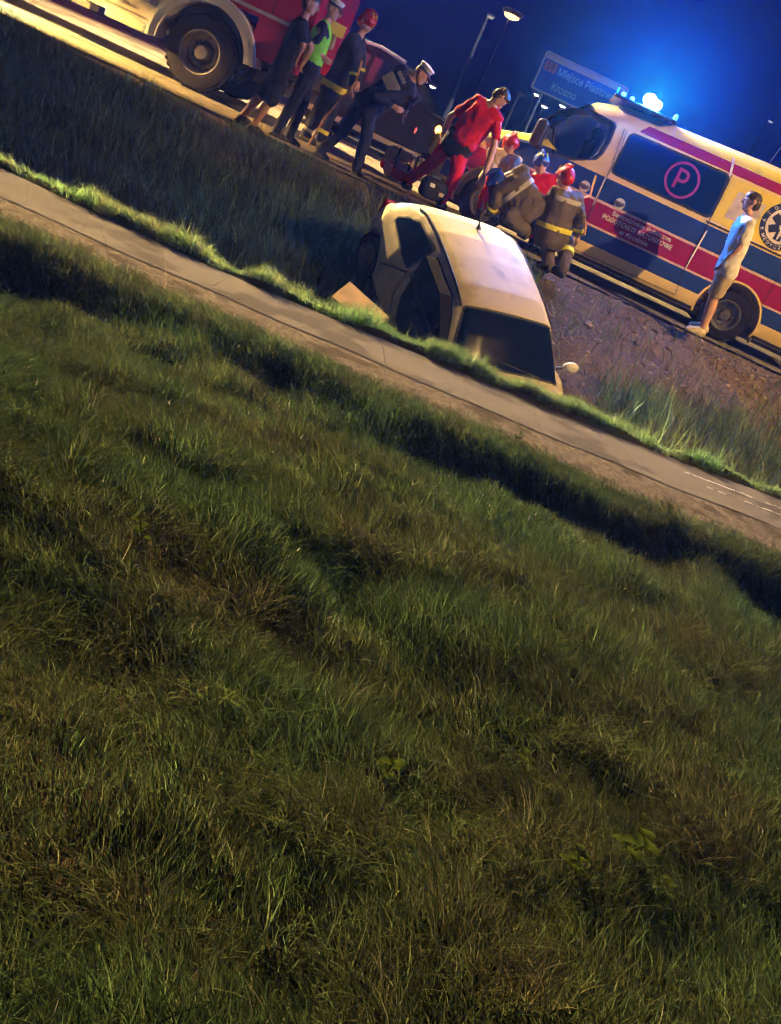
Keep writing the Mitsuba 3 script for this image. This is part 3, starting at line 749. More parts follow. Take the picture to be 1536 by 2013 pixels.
scene[G + '__underrun_bar'] = mikit.ply(cat([rbox((0.12, 2.2, 0.14), (-3.98, TY + 1.15, 0.52), 0.03), rbox((0.10, 0.1, 0.5), (-4.0, TY + 0.5, 0.70), 0.02)]), 'dark_plastic', smooth=40)
for x0 in (-4.46, -4.02):
    scene[numbered(G + '__panel_seam')] = mikit.ply(rbox((0.012, 0.012, 1.5), (x0, TY + 0.022, 2.1), 0.003), 'seam', smooth=False)
scene[G + '__rear_lamp'] = mikit.ply(rbox((0.05, 0.10, 0.22), (-3.86, TY + 0.16, 1.02), 0.02), 'helmet_red', smooth=40)
scene[G + '__reflective_strip'] = mikit.ply(rbox((6.9, 0.006, 0.05), (-7.38, TY + 0.016, 1.36), 0.002), 'tape_grey', smooth=False)
for x0 in (-6.95, -8.0, -9.05, -10.1):
    scene[numbered(G + '__locker_handle')] = mikit.ply(rbox((0.22, 0.03, 0.035), (x0 + 0.42, TY + 0.008, 0.72), 0.012), 'steel', smooth=40)
cab = Polygon([(-13.6, 0.5), (-11.0, 0.5), (-11.0, 2.75), (-11.3, 2.9), (-13.1, 2.9), (-13.5, 1.7)])
scene[G + '__cab'] = mikit.ply(xf(extr(cab, 2.3), t=(0, TY + 2.38, 0)), 'red_paint', smooth=30)
scene[G + '__cab__window'] = mikit.ply(rbox((0.9, 0.02, 0.7), (-12.4, TY + 0.075, 2.2), 0.008), 'glass_dark', smooth=40)
wheel(G + '__wheel', (-5.25, TY + 0.14, 0.522), 0.52, 0.305, 0.30, -1, 0.10, 10)
wheel(G + '__wheel_001', (-5.25, TY + 2.26, 0.522), 0.52, 0.305, 0.30, 1, 0.10, 10)
wheel(G + '__wheel_002', (-12.2, TY + 0.16, 0.522), 0.52, 0.305, 0.30, -1, 0.10, 10)
wheel(G + '__wheel_003', (-12.2, TY + 2.24, 0.522), 0.52, 0.305, 0.30, 1, 0.10, 10)

# ---- wrecked hatchback, nose down in the ditch with its roof towards the camera
CM = np.array([[0.574, 0.783, 0.237], [-0.685, 0.619, -0.384], [-0.448, 0.058, 0.892]])
U_, S_, Vt_ = np.linalg.svd(CM); CM = U_ @ Vt_
CMs = CM @ np.diag([0.798, 1.0, 0.788]) * 1.06
CO = ORI + 1.06 * (np.array([-0.668, 11.57, -0.628]) - ORI)
C = 'wrecked_car'
label(C, 'pale hatchback lying nose down in the ditch with its roof towards the camera', 'car')
CTX = [-0.98, -0.96, -0.86, -0.66, -0.40, -0.10, 0.25, 0.6, 1.1, 1.42, 1.72, 2.0, 2.12, 2.7, 3.1, 3.25, 3.32]
CTZ = [0.44, 0.56, 0.76, 0.985, 1.20, 1.34, 1.385, 1.392, 1.385, 1.345, 1.165, 0.985, 0.945, 0.87, 0.75, 0.63, 0.45]


def c_top(x): return np.interp(x, CTX, CTZ)


def c_sec(x):
    zt = float(c_top(x))
    w = float(np.interp(x, [-0.98, -0.84, -0.5, 0.2, 2.4, 3.0, 3.2, 3.32], [0.50, 0.64, 0.76, 0.815, 0.82, 0.76, 0.66, 0.50]))
    zb = min(0.90, zt - 0.10)
    q = min(max((zt - 0.92) / 0.40, 0), 1)
    g = 0.86 * w * (1 - q) + 0.585 * q
    zl = min(0.18, zb - 0.2)
    z0, z1 = zl + 0.08, zl + (zb - zl) * 0.52
    return np.array([(0, zl), (0.68 * w, zl), (0.965 * w, z0), (1.0 * w, z1), (0.995 * w, (z1 + zb) / 2 + 0.03), (0.962 * w, zb), (g + 0.022, max(zt - 0.115, zb + 0.012)), (g - 0.02, max(zt - 0.052, zb + 0.03)), (g - 0.10, zt - 0.022), (g * 0.55, zt - 0.006), (0, zt)])


def c_side(x, z):
    out = []
    for a, b in zip(np.ravel(x), np.ravel(z)):
        s = c_sec(a)[2:9]
        out.append(np.interp(b, s[:, 1], s[:, 0]))
    return np.array(out)


def c_over(x, y):
    out = []
    for a, b in zip(np.ravel(x), np.ravel(y)):
        s = c_sec(a)[6:][::-1]
        out.append(np.interp(abs(b), s[:, 0], s[:, 1]))
    return np.array(out)


def car_put(m): return xf(m, CMs, CO)


def car_part(name, m, mat, smooth=30):
    k = numbered(f'{C}__{name}')
    scene[k] = mikit.ply(car_put(m), mat, smooth=smooth)
    return k


def car_shell():
    xs = np.unique(np.concatenate([np.linspace(-0.98, 3.32, 110), CTX]))
    rows = []
    for x in xs:
        s = c_sec(x)
        rows.append(np.vstack([[(x, -y, z) for y, z in s], [(x, y, z) for y, z in s[-2:0:-1]]]))
    V = np.array(rows); n, m = V.shape[:2]
    V = V.reshape(-1, 3); f = []
    for i in range(n - 1):
        for j in range(m):
            k = (j + 1) % m
            a, b, c, d = i * m + j, i * m + k, (i + 1) * m + k, (i + 1) * m + j
            f += [[a, b, c], [a, c, d]]
    for e, fl in ((0, True), (n - 1, False)):
        c = len(V); V = np.vstack([V, [[xs[0] if fl else xs[-1], 0, 0.40]]])
        for j in range(m):
            t = [c, e * m + j, e * m + (j + 1) % m]
            f.append(t[::-1] if fl else t)
    M = trimesh.Trimesh(V, np.array(f), process=False)
    return M if M.volume > 0 else trimesh.Trimesh(V, np.array(f)[:, ::-1], process=False)


cw = [(-0.30, 0.27), (2.48, 0.30)]
shell = car_shell()
B = mf(shell)
for x0, z0 in cw:
    for s in (-1, 1):
        B = B - m3.Manifold.cylinder(0.40, 0.37, 0.37, 40).rotate([-90, 0, 0]).translate([x0, -0.95 if s < 0 else 0.55, z0])
fw_ = Polygon([(0.68, 0.935), (0.64, 1.245), (1.26, 1.245), (1.46, 1.165), (1.66, 1.055), (1.86, 0.935)]).buffer(-0.02).buffer(0.02)
rw_ = Polygon([(-0.32, 0.94), (-0.20, 1.08), (0.0, 1.20), (0.52, 1.255), (0.56, 0.915)]).buffer(-0.03).buffer(0.03)
gap_ = fw_.union(Polygon([(0.685, 0.95), (0.74, 0.62), (0.92, 0.40), (1.15, 0.34), (1.55, 0.36), (1.84, 0.56), (1.90, 0.95)])).buffer(-0.03).buffer(0.03)
B = B - mf(xf(extr(gap_, 0.62), t=(0, -0.42, 0)))
if B.num_tri() > 100: shell = tm(B)
car_part('body', shell, 'car_paint', 22)
for i, ((x0, z0), s) in enumerate([(c_, s_) for c_ in cw for s_ in (-1, 1)]):
    wheel(C + '__wheel' + (f'_{i:03d}' if i else ''), CO + CMs @ np.array([x0, s * 0.70, z0]), 0.235, 0.15, 0.16, s, 0.02, 4, M=CM)


def c_sidepatch(name, poly, mat, off, s, step=0.09):
    p, f = flat_fill(poly, step)
    y = (c_side(p[:, 0], p[:, 1]) + off) * s
    m = trimesh.Trimesh(np.stack([p[:, 0], y, p[:, 1]], 1), f if s > 0 else f[:, ::-1], process=False)
    return car_part(name, m, mat, True)


def c_toppatch(name, poly, mat, off, step=0.09):
    p, f = flat_fill(poly, step)
    return car_part(name, trimesh.Trimesh(np.stack([p[:, 0], p[:, 1], c_over(p[:, 0], p[:, 1]) + off], 1), f, process=False), mat, True)


car_part('interior', cat([xf(extr(gap_.buffer(0.004).difference(gap_.buffer(-0.012)), 0.33), t=(0, -0.425, 0)), xf(extr(gap_, 0.01), t=(0, -0.425, 0))]), 'cloth_black', False)
car_part('seat', cat([rbox((0.16, 0.22, 0.52), (0.86, -0.56, 0.86), 0.05), rbox((0.42, 0.22, 0.14), (1.12, -0.56, 0.58), 0.05), rbox((0.10, 0.16, 0.16), (0.84, -0.56, 1.19), 0.04)]), 'cloth_navy', 40)
car_part('steering_wheel', xf(trimesh.creation.torus(0.17, 0.014, 24, 8), roty(1.2), (1.50, -0.52, 0.88)), 'dark_plastic', True)
c_sidepatch('door_frame', gap_.buffer(0.045).difference(gap_.buffer(0.028)).intersection(Polygon([(0.5, 0.25), (1.3, 0.25), (0.9, 0.93), (0.5, 0.93)])), 'seam', 0.006, -1, 0.05)
c_sidepatch('door_frame', gap_.buffer(0.082).difference(gap_.buffer(0.070)).intersection(Polygon([(0.5, 0.25), (1.3, 0.25), (0.9, 0.93), (0.5, 0.93)])), 'seam', 0.006, -1, 0.05)
for s in (-1, 1):
    if s > 0: c_sidepatch('side_window', fw_, 'glass_dark', 0.008, s)
    c_sidepatch('side_window', rw_, 'glass_dark', 0.008, s)
    c_sidepatch('window_seal', fw_.buffer(0.022).difference(fw_), 'seam', 0.004, s, 0.06)
    c_sidepatch('window_seal', rw_.buffer(0.022).difference(rw_), 'seam', 0.004, s, 0.06)
    for pts, w in (([(0.10, 0.52), (0.36, 0.72), (0.62, 0.90)], 0.026), ([(1.92, 0.90), (1.95, 0.35)], 0.014), ([(0.66, 0.32), (1.95, 0.32)], 0.012)):
        c_sidepatch('seam', LineString(pts).buffer(w / 2, cap_style=2), 'seam', 0.005, s, 0.06)
    if s > 0: car_part('door_handle', rbox((0.16, 0.035, 0.035), (0.78, s * 0.825, 0.80), 0.012), 'car_paint', 40)
    car_part('roof_rail', tube([(x, s * (c_sec(x)[7][0] + 0.004), c_sec(x)[7][1] + 0.004) for x in np.linspace(-0.25, 1.44, 20)], 0.011), 'dark_plastic', True)
ws = Polygon([(1.455, -0.53), (1.455, 0.53), (1.75, 0.60), (2.03, 0.66), (2.03, -0.66), (1.75, -0.60)])
c_toppatch('windscreen', ws, 'glass_dark', 0.006, 0.07)
c_toppatch('windscreen_seal', ws.buffer(0.025).difference(ws), 'seam', 0.003, 0.06)
c_toppatch('rear_window', Polygon([(-0.74, -0.40), (-0.42, -0.46), (-0.42, 0.46), (-0.74, 0.40)]), 'glass_dark', 0.006, 0.07)
car_part('mirror', ball((1.70, 0.96, 0.955), (0.06, 0.10, 0.085)), 'cap_white', True)
car_part('mirror__arm', cyl((1.70, 0.86, 0.93), (1.72, 0.77, 0.91), 0.02), 'dark_plastic', True)
car_part('aerial', cat([tube([(0.02, 0, 1.375), (-0.02, 0, 1.41)], [0.03, 0.014]), tube([(-0.02, 0, 1.40), (-0.22, 0, 1.62)], [0.009, 0.006])]), 'dark_plastic', True)
car_part('wiper', tube([(2.06, 0.45, 0.985), (1.98, 0.05, 1.02), (1.96, -0.1, 1.03)], 0.010), 'dark_plastic', True)
car_part('tail_lamp', rbox((0.06, 0.12, 0.22), (-0.88, -0.56, 0.66), 0.02), 'helmet_red', 40)
car_part('tail_lamp', rbox((0.06, 0.12, 0.22), (-0.88, 0.56, 0.66), 0.02), 'helmet_red', 40)
# brown board lying against the bank below the car
bq = [at(688, 553, 10.75), at(764, 622, 10.45), at(735, 648, 10.25), at(652, 582, 10.55)]
nrm = np.cross(bq[1] - bq[0], bq[3] - bq[0]); nrm /= np.linalg.norm(nrm)
bv = np.vstack([bq, [p - nrm * 0.03 * np.sign(nrm[1] * -1) for p in bq]])
k = add('wooden_board', trimesh.convex.convex_hull(bv), 'board_brown', smooth=False)
label(k, 'brown board leaning in the ditch below the rear wheel of the wrecked car', 'board')

# ---- dark estate car on the far side of the road
D = 'dark_car'
label(D, 'dark estate car with glowing lamps standing across the road behind the rescuers', 'car')
prof = Polygon([(-4.9, 0.42), (-4.85, 0.95), (-4.6, 1.05), (-4.35, 1.50), (-4.1, 1.62), (-3.6, 1.665), (-3.1, 1.60), (-2.72, 1.40), (-2.35, 1.06), (-1.75, 0.98), (-1.52, 0.86), (-1.47, 0.55), (-1.55, 0.36), (-4.8, 0.36)])
DY = 20.0
b0 = m3.Manifold(m3.Mesh(np.asarray(extr(prof, 1.75).vertices, np.float32), np.asarray(extr(prof, 1.75).faces, np.uint32)))
dm = tm(b0)
v = np.asarray(dm.vertices).copy()
inn = 0.20 * np.clip((v[:, 2] - 1.0) / 0.6, 0, 1)
v[:, 1] = np.where(v[:, 1] > -0.8, v[:, 1] - inn, v[:, 1] + inn)
scene[D + '__body'] = mikit.ply(trimesh.Trimesh(v + [0, DY + 1.75, 0], dm.faces, process=False), 'dark_car_paint', smooth=25)
for pts in ([(-4.35, 1.10), (-4.15, 1.47), (-3.72, 1.52), (-3.70, 1.08)], [(-3.62, 1.08), (-3.64, 1.52), (-3.15, 1.48), (-2.85, 1.32), (-2.55, 1.08)]):
    pg, fg = flat_fill(Polygon(pts).buffer(-0.03).buffer(0.03), 0.3)
    scene[numbered(D + '__side_window')] = mikit.ply(trimesh.Trimesh(np.stack([pg[:, 0], DY - 0.006 + 0.20 * np.clip((pg[:, 1] - 1.0) / 0.6, 0, 1), pg[:, 1]], 1), fg, process=False), 'glass_dark', smooth=True)
scene[D + '__roof_rail'] = mikit.ply(tube([(-4.1, DY + 0.20, 1.66), (-3.6, DY + 0.21, 1.70), (-3.1, DY + 0.20, 1.64)], 0.03), 'beige_panel', smooth=True)
scene[D + '__sill'] = mikit.ply(rbox((3.0, 0.05, 0.10), (-3.2, DY - 0.02, 0.30), 0.02), 'beige_panel', smooth=40)
for i, x0 in enumerate((-4.15, -2.20)):
    wheel(D + '__wheel' + (f'_{i:03d}' if i else ''), (x0, DY + 0.10, 0.32), 0.32, 0.2, 0.2, -1, 0.03, 5)
for i, x0 in enumerate((-4.15, -2.20)):
    wheel(D + f'__wheel_{i + 2:03d}', (x0, DY + 1.65, 0.32), 0.32, 0.2, 0.2, 1, 0.03, 5)
emitter(D + '__indicator_lamp', ball(at(862, 255, DY - 0.03), (0.06, 0.04, 0.075)), (14.0, 5.0, 0.7))
emitter(D + '__marker_lamp', ball(at(817, 256, DY - 0.005), (0.022, 0.02, 0.06)), (1.2, 0.12, 0.10))

# ---- road sign
Q = 'road_sign'
SY = 42.0
label(Q, 'blue direction sign with two lines of place names behind the ambulance roof', 'road sign')
tl, bl, tr = at(1075, 106, SY), at(1046, 170, SY), at(1225, 165, SY)
sx0, sx1, sz0, sz1 = (tl[0] + bl[0]) / 2, tr[0] + 0.25, bl[2] - 0.02, (tl[2] + tr[2]) / 2 + 0.02
scene[Q + '__panel'] = mikit.ply(rbox((sx1 - sx0, 0.06, sz1 - sz0), ((sx0 + sx1) / 2, SY, (sz0 + sz1) / 2), 0.02), 'sign_blue', smooth=40)
fr = Polygon([(sx0, sz0), (sx1, sz0), (sx1, sz1), (sx0, sz1)])
scene[Q + '__frame'] = mikit.ply(xf(extr(fr.buffer(0.03).difference(fr.buffer(-0.03)), 0.09), t=(0, SY + 0.03, 0)), 'sign_back', smooth=False)
scene[Q + '__top_strip'] = mikit.ply(rbox((sx1 - sx0 - 0.1, 0.02, 0.17), ((sx0 + sx1) / 2, SY - 0.04, sz1 - 0.13), 0.004), 'sign_back', smooth=False)
zc = sz1 - 0.25
scene[Q + '__number_plate'] = mikit.ply(rbox((0.46, 0.02, 0.34), (sx0 + 0.33, SY - 0.04, zc - 0.18), 0.008), 'sign_red', smooth=False)


def sign_text(t, x, z, h, w, key, mat='letter_white'):
    m = meshkit.text_mesh(t, h, 0.004, True)
    v = np.asarray(m.vertices).copy()
    v[:, 0] = (v[:, 0] - v[:, 0].min()) * w / (v[:, 0].max() - v[:, 0].min())
    scene[numbered(key)] = mikit.ply(trimesh.Trimesh(np.stack([x + v[:, 0], SY - 0.052 - v[:, 2], z + v[:, 1]], 1), m.faces, process=False), mat, smooth=False)


principled('sign_letter', (0.25, 0.55, 0.90), 0.5)
sign_text('19', sx0 + 0.19, zc - 0.29, 0.22, 0.28, Q + '__number_plate__lettering', 'navy_ink')
sign_text('Miejsce Piastowe', sx0 + 0.66, zc - 0.34, 0.25, sx1 - sx0 - 0.95, Q + '__lettering', 'sign_letter')
sign_text('Krosno', sx0 + 0.66, sz0 + 0.20, 0.25, 0.95, Q + '__lettering', 'sign_letter')
for x0 in (sx0 + 0.42, sx1 - 0.42):
    scene[numbered(Q + '__post')] = mikit.ply(cyl((x0, SY + 0.08, -0.05), (x0, SY + 0.08, sz0 + 0.4), 0.055), 'galvanised', smooth=True)

# ---- street lamps
def lamp(px_base, px_top, Y, arm, power, text, head=0.16, lit=True, group=None, post_r=0.06):
    k = numbered('street_lamp')
    tip, foot = at(*px_top, Y), at(*px_base, Y)
    x0 = tip[0]
    scene[k + '__pole'] = mikit.ply(tube([(x0, Y, -0.05), (x0, Y, tip[2] - 0.3), (x0, Y, tip[2] + 0.02)], [post_r * 1.4, post_r, post_r * 0.8]), 'galvanised', smooth=True)
    hx = x0 + arm
    scene[k + '__arm'] = mikit.ply(tube([(x0, Y, tip[2]), (hx, Y, tip[2] + 0.05)], post_r * 0.7), 'galvanised', smooth=True)
    scene[k + '__lamp_head'] = mikit.ply(rbox((head * 3.2, head * 1.6, head * 0.7), (hx, Y, tip[2] + 0.06 + head * 0.45), head * 0.25), 'galvanised', smooth=40)
    if lit:
        emitter(k + '__lamp_head__lens', ball((hx, Y, tip[2] + 0.04), (head * 1.25, head * 0.8, head * 0.55)), power)
    label(k, text, 'street lamp', group)
    return k


lamp((876, 208), (958, 33), 46.0, 0.12, (0.5, 0.45, 0.35), 'tall grey street lamp left of the sign with a dim head', 0.11, post_r=0.075)
lamp((985, 75), (1003, 31), 75.0, 0.1, (7.0, 3.6, 0.9), 'bright orange street lamp glowing highest in the night sky', 0.42, post_r=0.025)
far = [((1040, 212), (1053, 186), 110, 'small white street lamp glowing at the left foot of the road sign'), ((1060, 230), (1068, 209), 130, 'distant street lamp just above the ambulance windscreen edge, left of two'),
       ((1097, 225), (1104, 208), 150, 'distant street lamp just above the ambulance windscreen edge, right of two'), ((845, 190), (848, 170), 120, 'distant pale street lamp beside the white-capped officer'),
       ((1485, 304), (1510, 238), 70, 'thin street lamp standing behind the rear of the ambulance roof'), ((1000, 232), (1019, 188), 60, 'thin dark lamp post right of the red-shirted paramedic')]
for i, (b0_, t0_, Y_, tx) in enumerate(far):
    lamp(b0_, t0_, float(Y_), 0.15, (7.0, 6.0, 4.0) if i < 4 else ((0.5, 0.5, 0.55) if i == 4 else None), tx, 0.0024 * Y_ if i < 4 else 0.13, lit=i != 5, post_r=0.05 if i < 4 else 0.075)


def road_lamp(x, y, h, aim, color, power, cutoff, beam, text):
    k = numbered('street_lamp')
    d = np.array(aim, float) - np.array([x, y, h]); hd = d[:2] / np.linalg.norm(d[:2])
    tipx, tipy = x + hd[0] * 1.2, y + hd[1] * 1.2
    g0 = float(height(x, y))
    scene[k + '__pole'] = mikit.ply(tube([(x, y, g0 - 0.1), (x, y, h * 0.5), (x, y, h + 0.1)], [0.10, 0.08, 0.06]), 'galvanised', smooth=True)
    scene[k + '__arm'] = mikit.ply(tube([(x, y, h + 0.1), (tipx, tipy, h + 0.25)], 0.04), 'galvanised', smooth=True)
    scene[k + '__lamp_head'] = mikit.ply(rbox((0.3, 0.3, 0.12), (tipx, tipy, h + 0.30), 0.04), 'galvanised', smooth=40)
    scene[k + '_bulb'] = {'type': 'spot', 'intensity': rgb([power * c for c in color]), 'cutoff_angle': cutoff, 'beam_width': beam,
                          'to_world': T().look_at(origin=[float(tipx), float(tipy), h + 0.2], target=[float(a) for a in aim], up=[0, 1, 0.01]), 'sampling_weight': 4.0}
    label(k, text, 'street lamp')


road_lamp(13.0, 7.5, 8.5, (1.2, 14.0, -0.2), SODIUM, 1250.0, 19.0, 7.0, 'street lamp outside the photo lighting the ambulance from the right')
road_lamp(-12.5, 26.5, 10.2, (-2.0, 9.5, -0.8), (1.0, 0.64, 0.23), 13500.0, 34.0, 9.0, 'street lamp outside the photo behind the fire engine')

road_lamp(17.0, 24.0, 9.0, (-1.0, 44.0, 4.5), (1.0, 0.93, 0.85), 480.0, 22.0, 12.0, 'added street lamp, unseen, brightening the road sign from the right')  # lamp put in to brighten the sign and the poles
# added light on a stand, unseen, put in to brighten the road edge
W = 'added_work_light'
wp = np.array([-10.6, 15.25, 1.25])
scene[W + '__stand'] = mikit.ply(cat([tube([(wp[0], wp[1], 0.5), wp], 0.02)] + [tube([(wp[0], wp[1], 0.55), (wp[0] + 0.35 * math.cos(a), wp[1] + 0.2 * math.sin(a), 0.01)], 0.015) for a in (0.3, 2.4, 4.5)]), 'dark_plastic', smooth=True)
scene[W + '__lamp_head'] = mikit.ply(rbox((0.10, 0.26, 0.20), wp - [0.08, 0, -0.06], 0.02), 'yellow_paint', smooth=40)
scene[W + '_bulb'] = {'type': 'spot', 'intensity': rgb([2600.0 * c for c in (1.0, 0.52, 0.11)]), 'cutoff_angle': 19.0, 'beam_width': 12.0, 'to_world': T().look_at(origin=(wp + [0.02, 0, 0.06]).tolist(), target=[-7.7, 15.45, 0.0], up=[0, 0, 1]), 'sampling_weight': 3.0}
label(W, 'added tripod light, unseen, brightening the road edge in front of the fire engine', 'work light')

# ------------------------------------------------------------------ people
SPH = {}


def sph(p, r, seg=14):
    return m3.Manifold.sphere(float(r), seg).translate([float(a) for a in p])


def hull(items, seg=14):
    return m3.Manifold.batch_hull([sph(p, r, seg) for p, r in items])


def soft(mans, length=0.035, it=10):
    m = mans[0]
    for b in mans[1:]: m = m + b
    t = tm(m.refine_to_length(length))
    t.merge_vertices()
    trimesh.smoothing.filter_taubin(t, lamb=0.5, nu=0.53, iterations=it)
    return t


def wrinkle(t, amp, s, seed):
    """Folds in cloth."""
    n = t.vertex_normals
    v = np.asarray(t.vertices)
    q = v * np.array([s, s, s * 0.55])
    d = (meshkit.fbm(q, 3, seed) - 0.5) + 0.6 * (np.abs(meshkit.noise(q * 1.7, seed + 3) - 0.5) - 0.25)
    return trimesh.Trimesh(v + n * (amp * d)[:, None], t.faces, process=False)


def unit(v): return np.asarray(v, float) / (np.linalg.norm(v) + 1e-9)


def hand(wrist, d, palm_n, side, curl=0.5):
    """A palm with four fingers and a thumb that leaves its side; d points along the fingers."""
    d = unit(d); palm_n = unit(palm_n - d * np.dot(palm_n, d)); s = np.cross(d, palm_n) * side
    out = [hull([(wrist, 0.025), (wrist + d * 0.08 + s * 0.028, 0.014), (wrist + d * 0.08 - s * 0.028, 0.014), (wrist + d * 0.02 + s * 0.022, 0.016), (wrist + d * 0.02 - s * 0.022, 0.016)], 10)]
    for i, (o, L) in enumerate(((0.030, 0.068), (0.011, 0.078), (-0.010, 0.072), (-0.030, 0.056))):
        a = wrist + d * 0.082 + s * o
        c1 = curl * (0.6 + 0.12 * i)
        b = a + (d * math.cos(c1) + palm_n * math.sin(c1)) * L * 0.55
        c = b + (d * math.cos(c1 * 2) + palm_n * math.sin(c1 * 2)) * L * 0.45
        out += [hull([(a, 0.010), (b, 0.009)], 8), hull([(b, 0.009), (c, 0.0075)], 8)]
    a = wrist + d * 0.025 + s * 0.026
    b = a + unit(d * 0.7 + s * 0.7 + palm_n * 0.3) * 0.042
    out += [hull([(a, 0.012), (b, 0.010)], 8), hull([(b, 0.010), (b + unit(d + palm_n * 0.5) * 0.028, 0.008)], 8)]
    return out


def frame(up, fwd):
    up = unit(up); f = unit(fwd - up * np.dot(fwd, up)); r = np.cross(f, up)
    return np.stack([r, f, up], 1)      # columns: right, forward, up


def person(spec, text, group=None):
    """Joints are given where the photograph shows them (pixels), each with its own distance; limbs are built between them."""
    Y = spec['Y']
    g = lambda q: at(q[0], q[1], Y + (q[2] if len(q) > 2 else 0.0))
    J = {k: g(v) for k, v in spec['j'].items()}
    head, neck, pel = J['head'], J['neck'], J['pelvis']
    fwd = np.array([math.cos(spec['yaw']), math.sin(spec['yaw']), 0.0])
    spine = unit(neck - pel)
    fr_ = frame(spine, fwd)
    rt = fr_[:, 0]; cf = fr_[:, 1]
    sc = spec.get('scale', 1.0)
    sh = {s: neck - spine * 0.055 + rt * (0.185 * sc * k) for s, k in (('r', 1), ('l', -1))}
    hp = {s: pel + rt * (0.095 * sc * k) - spine * 0.02 for s, k in (('r', 1), ('l', -1))}
    for s in 'rl':
        if 'sh_' + s in J: sh[s] = J['sh_' + s]
    hf = spec.get('look', spec['yaw'])
    hd = np.array([math.cos(hf), math.sin(hf), spec.get('nod', 0.0)])
    hup = unit(spec.get('hup', unit(head - neck) * 0.6 + np.array([0, 0, 0.6])))
    Hm = frame(hup, hd)
    H = lambda x, y, z: head + Hm @ np.array([x, y, z]) * sc
    belly, chest = pel + spine * 0.16, neck - spine * 0.16
    # body: one continuous figure
    B = [hull([(pel + rt * 0.075, 0.105 * sc), (pel - rt * 0.075, 0.105 * sc), (belly + rt * 0.06, 0.10 * sc), (belly - rt * 0.06, 0.10 * sc)]),
         hull([(belly + rt * 0.06, 0.10 * sc), (belly - rt * 0.06, 0.10 * sc), (chest + rt * 0.085, 0.105 * sc), (chest - rt * 0.085, 0.105 * sc)]),
         hull([(chest + rt * 0.085, 0.105 * sc), (chest - rt * 0.085, 0.105 * sc), (sh['r'] - rt * 0.02, 0.060), (sh['l'] + rt * 0.02, 0.060), (neck, 0.058)]),
         hull([(neck - spine * 0.03, 0.062), (head - hup * 0.06, 0.052)])]
    arms, legs, hands = {}, {}, []
    for s in 'rl':
        if 'el_' + s in J:
            e, w = J['el_' + s], J['wr_' + s]
            arms[s] = (sh[s], e, w)
            B += [hull([(sh[s], 0.056), (e, 0.041)]), hull([(e, 0.042), (e + (w - e) * 0.3, 0.043), (w, 0.028)])]
            dr_ = unit(spec.get('hd_' + s, w - e))
            hands += hand(w, dr_, fwd * 0.6 - rt * (0.6 if s == 'r' else -0.6) + np.array([0, 0, 0.05]), 1 if s == 'l' else -1, spec.get('curl', 0.55))
        if 'kn_' + s in J:
            k_, a_ = J['kn_' + s], J['an_' + s]
            td = spec.get('toe_' + s, fwd)
            td = unit(np.asarray(td, float))
            toe = a_ + td * 0.17 - np.array([0, 0, 0.055])
            legs[s] = (hp[s], k_, a_, toe, td)
            B += [hull([(hp[s], 0.092), (k_, 0.058)]), hull([(k_, 0.057), (k_ + (a_ - k_) * 0.3 - fwd * 0.012, 0.058), (a_, 0.038)]), hull([(a_ - td * 0.03 - np.array([0, 0, 0.05]), 0.033), (a_, 0.036), (toe, 0.030)])]
    t = soft(B, 0.045, 8)
    # head: skull, jaw, nose, ears, brow, with eyes
    hd_parts = [hull([(H(0, -0.02, 0.03), 0.088 * sc), (H(0, 0.015, 0.025), 0.082 * sc), (H(0, 0.045, -0.055), 0.045 * sc), (H(0, 0.058, -0.085), 0.028 * sc), (H(0.03, 0.02, -0.06), 0.04 * sc), (H(-0.03, 0.02, -0.06), 0.04 * sc)], 18),
                hull([(H(0, 0.092, 0.018), 0.010), (H(0, 0.118, -0.022), 0.013), (H(0, 0.088, -0.026), 0.017)], 10),
                hull([(H(0.03, 0.083, 0.03), 0.012), (H(-0.03, 0.083, 0.03), 0.012)], 10),
                hull([(H(0.016, 0.086, -0.058), 0.009), (H(-0.016, 0.086, -0.058), 0.009)], 8)]
    for k in (1, -1):
        hd_parts.append(hull([(H(0.083 * k, -0.012, 0.02), 0.014), (H(0.086 * k, -0.022, -0.012), 0.012), (H(0.09 * k, -0.028, 0.022), 0.008)], 8))
    hdm = hd_parts[0]
    for b in hd_parts[1:]: hdm = hdm + b
    hdt = tm(hdm.refine_to_length(0.014)); hdt.merge_vertices()
    trimesh.smoothing.filter_taubin(hdt, lamb=0.5, nu=0.53, iterations=4)
    try:
        full = mf(t) + mf(hdt)
        for b in hands: full = full + b
        full = tm(full)
        if len(full.faces) < 200: raise ValueError
    except Exception:
        full = cat([t, hdt] + [tm(b) for b in hands])
    key = numbered('person')
    scene[key + '__body'] = mikit.ply(full, 'skin', smooth=50)
    label(key, text, 'person', group)
    part = lambda n, m, mat, sm=50: scene.__setitem__(numbered(key + '__' + n), mikit.ply(m, mat, smooth=sm))
    for k in (1, -1):
        part('eye', ball(H(0.033 * k, 0.088, 0.012), (0.0125, 0.010, 0.008), Hm), 'eye_dark', True)
    seed = abs(hash(text)) % 97 if False else int(spec['j']['head'][0]) % 97
    puff = spec.get('puff', 0.0)
    # upper garment
    top, slv = spec['top'], spec.get('sleeve', 'long')
    hem = pel + spine * spec.get('hem', -0.04)
    a = 0.018 + puff
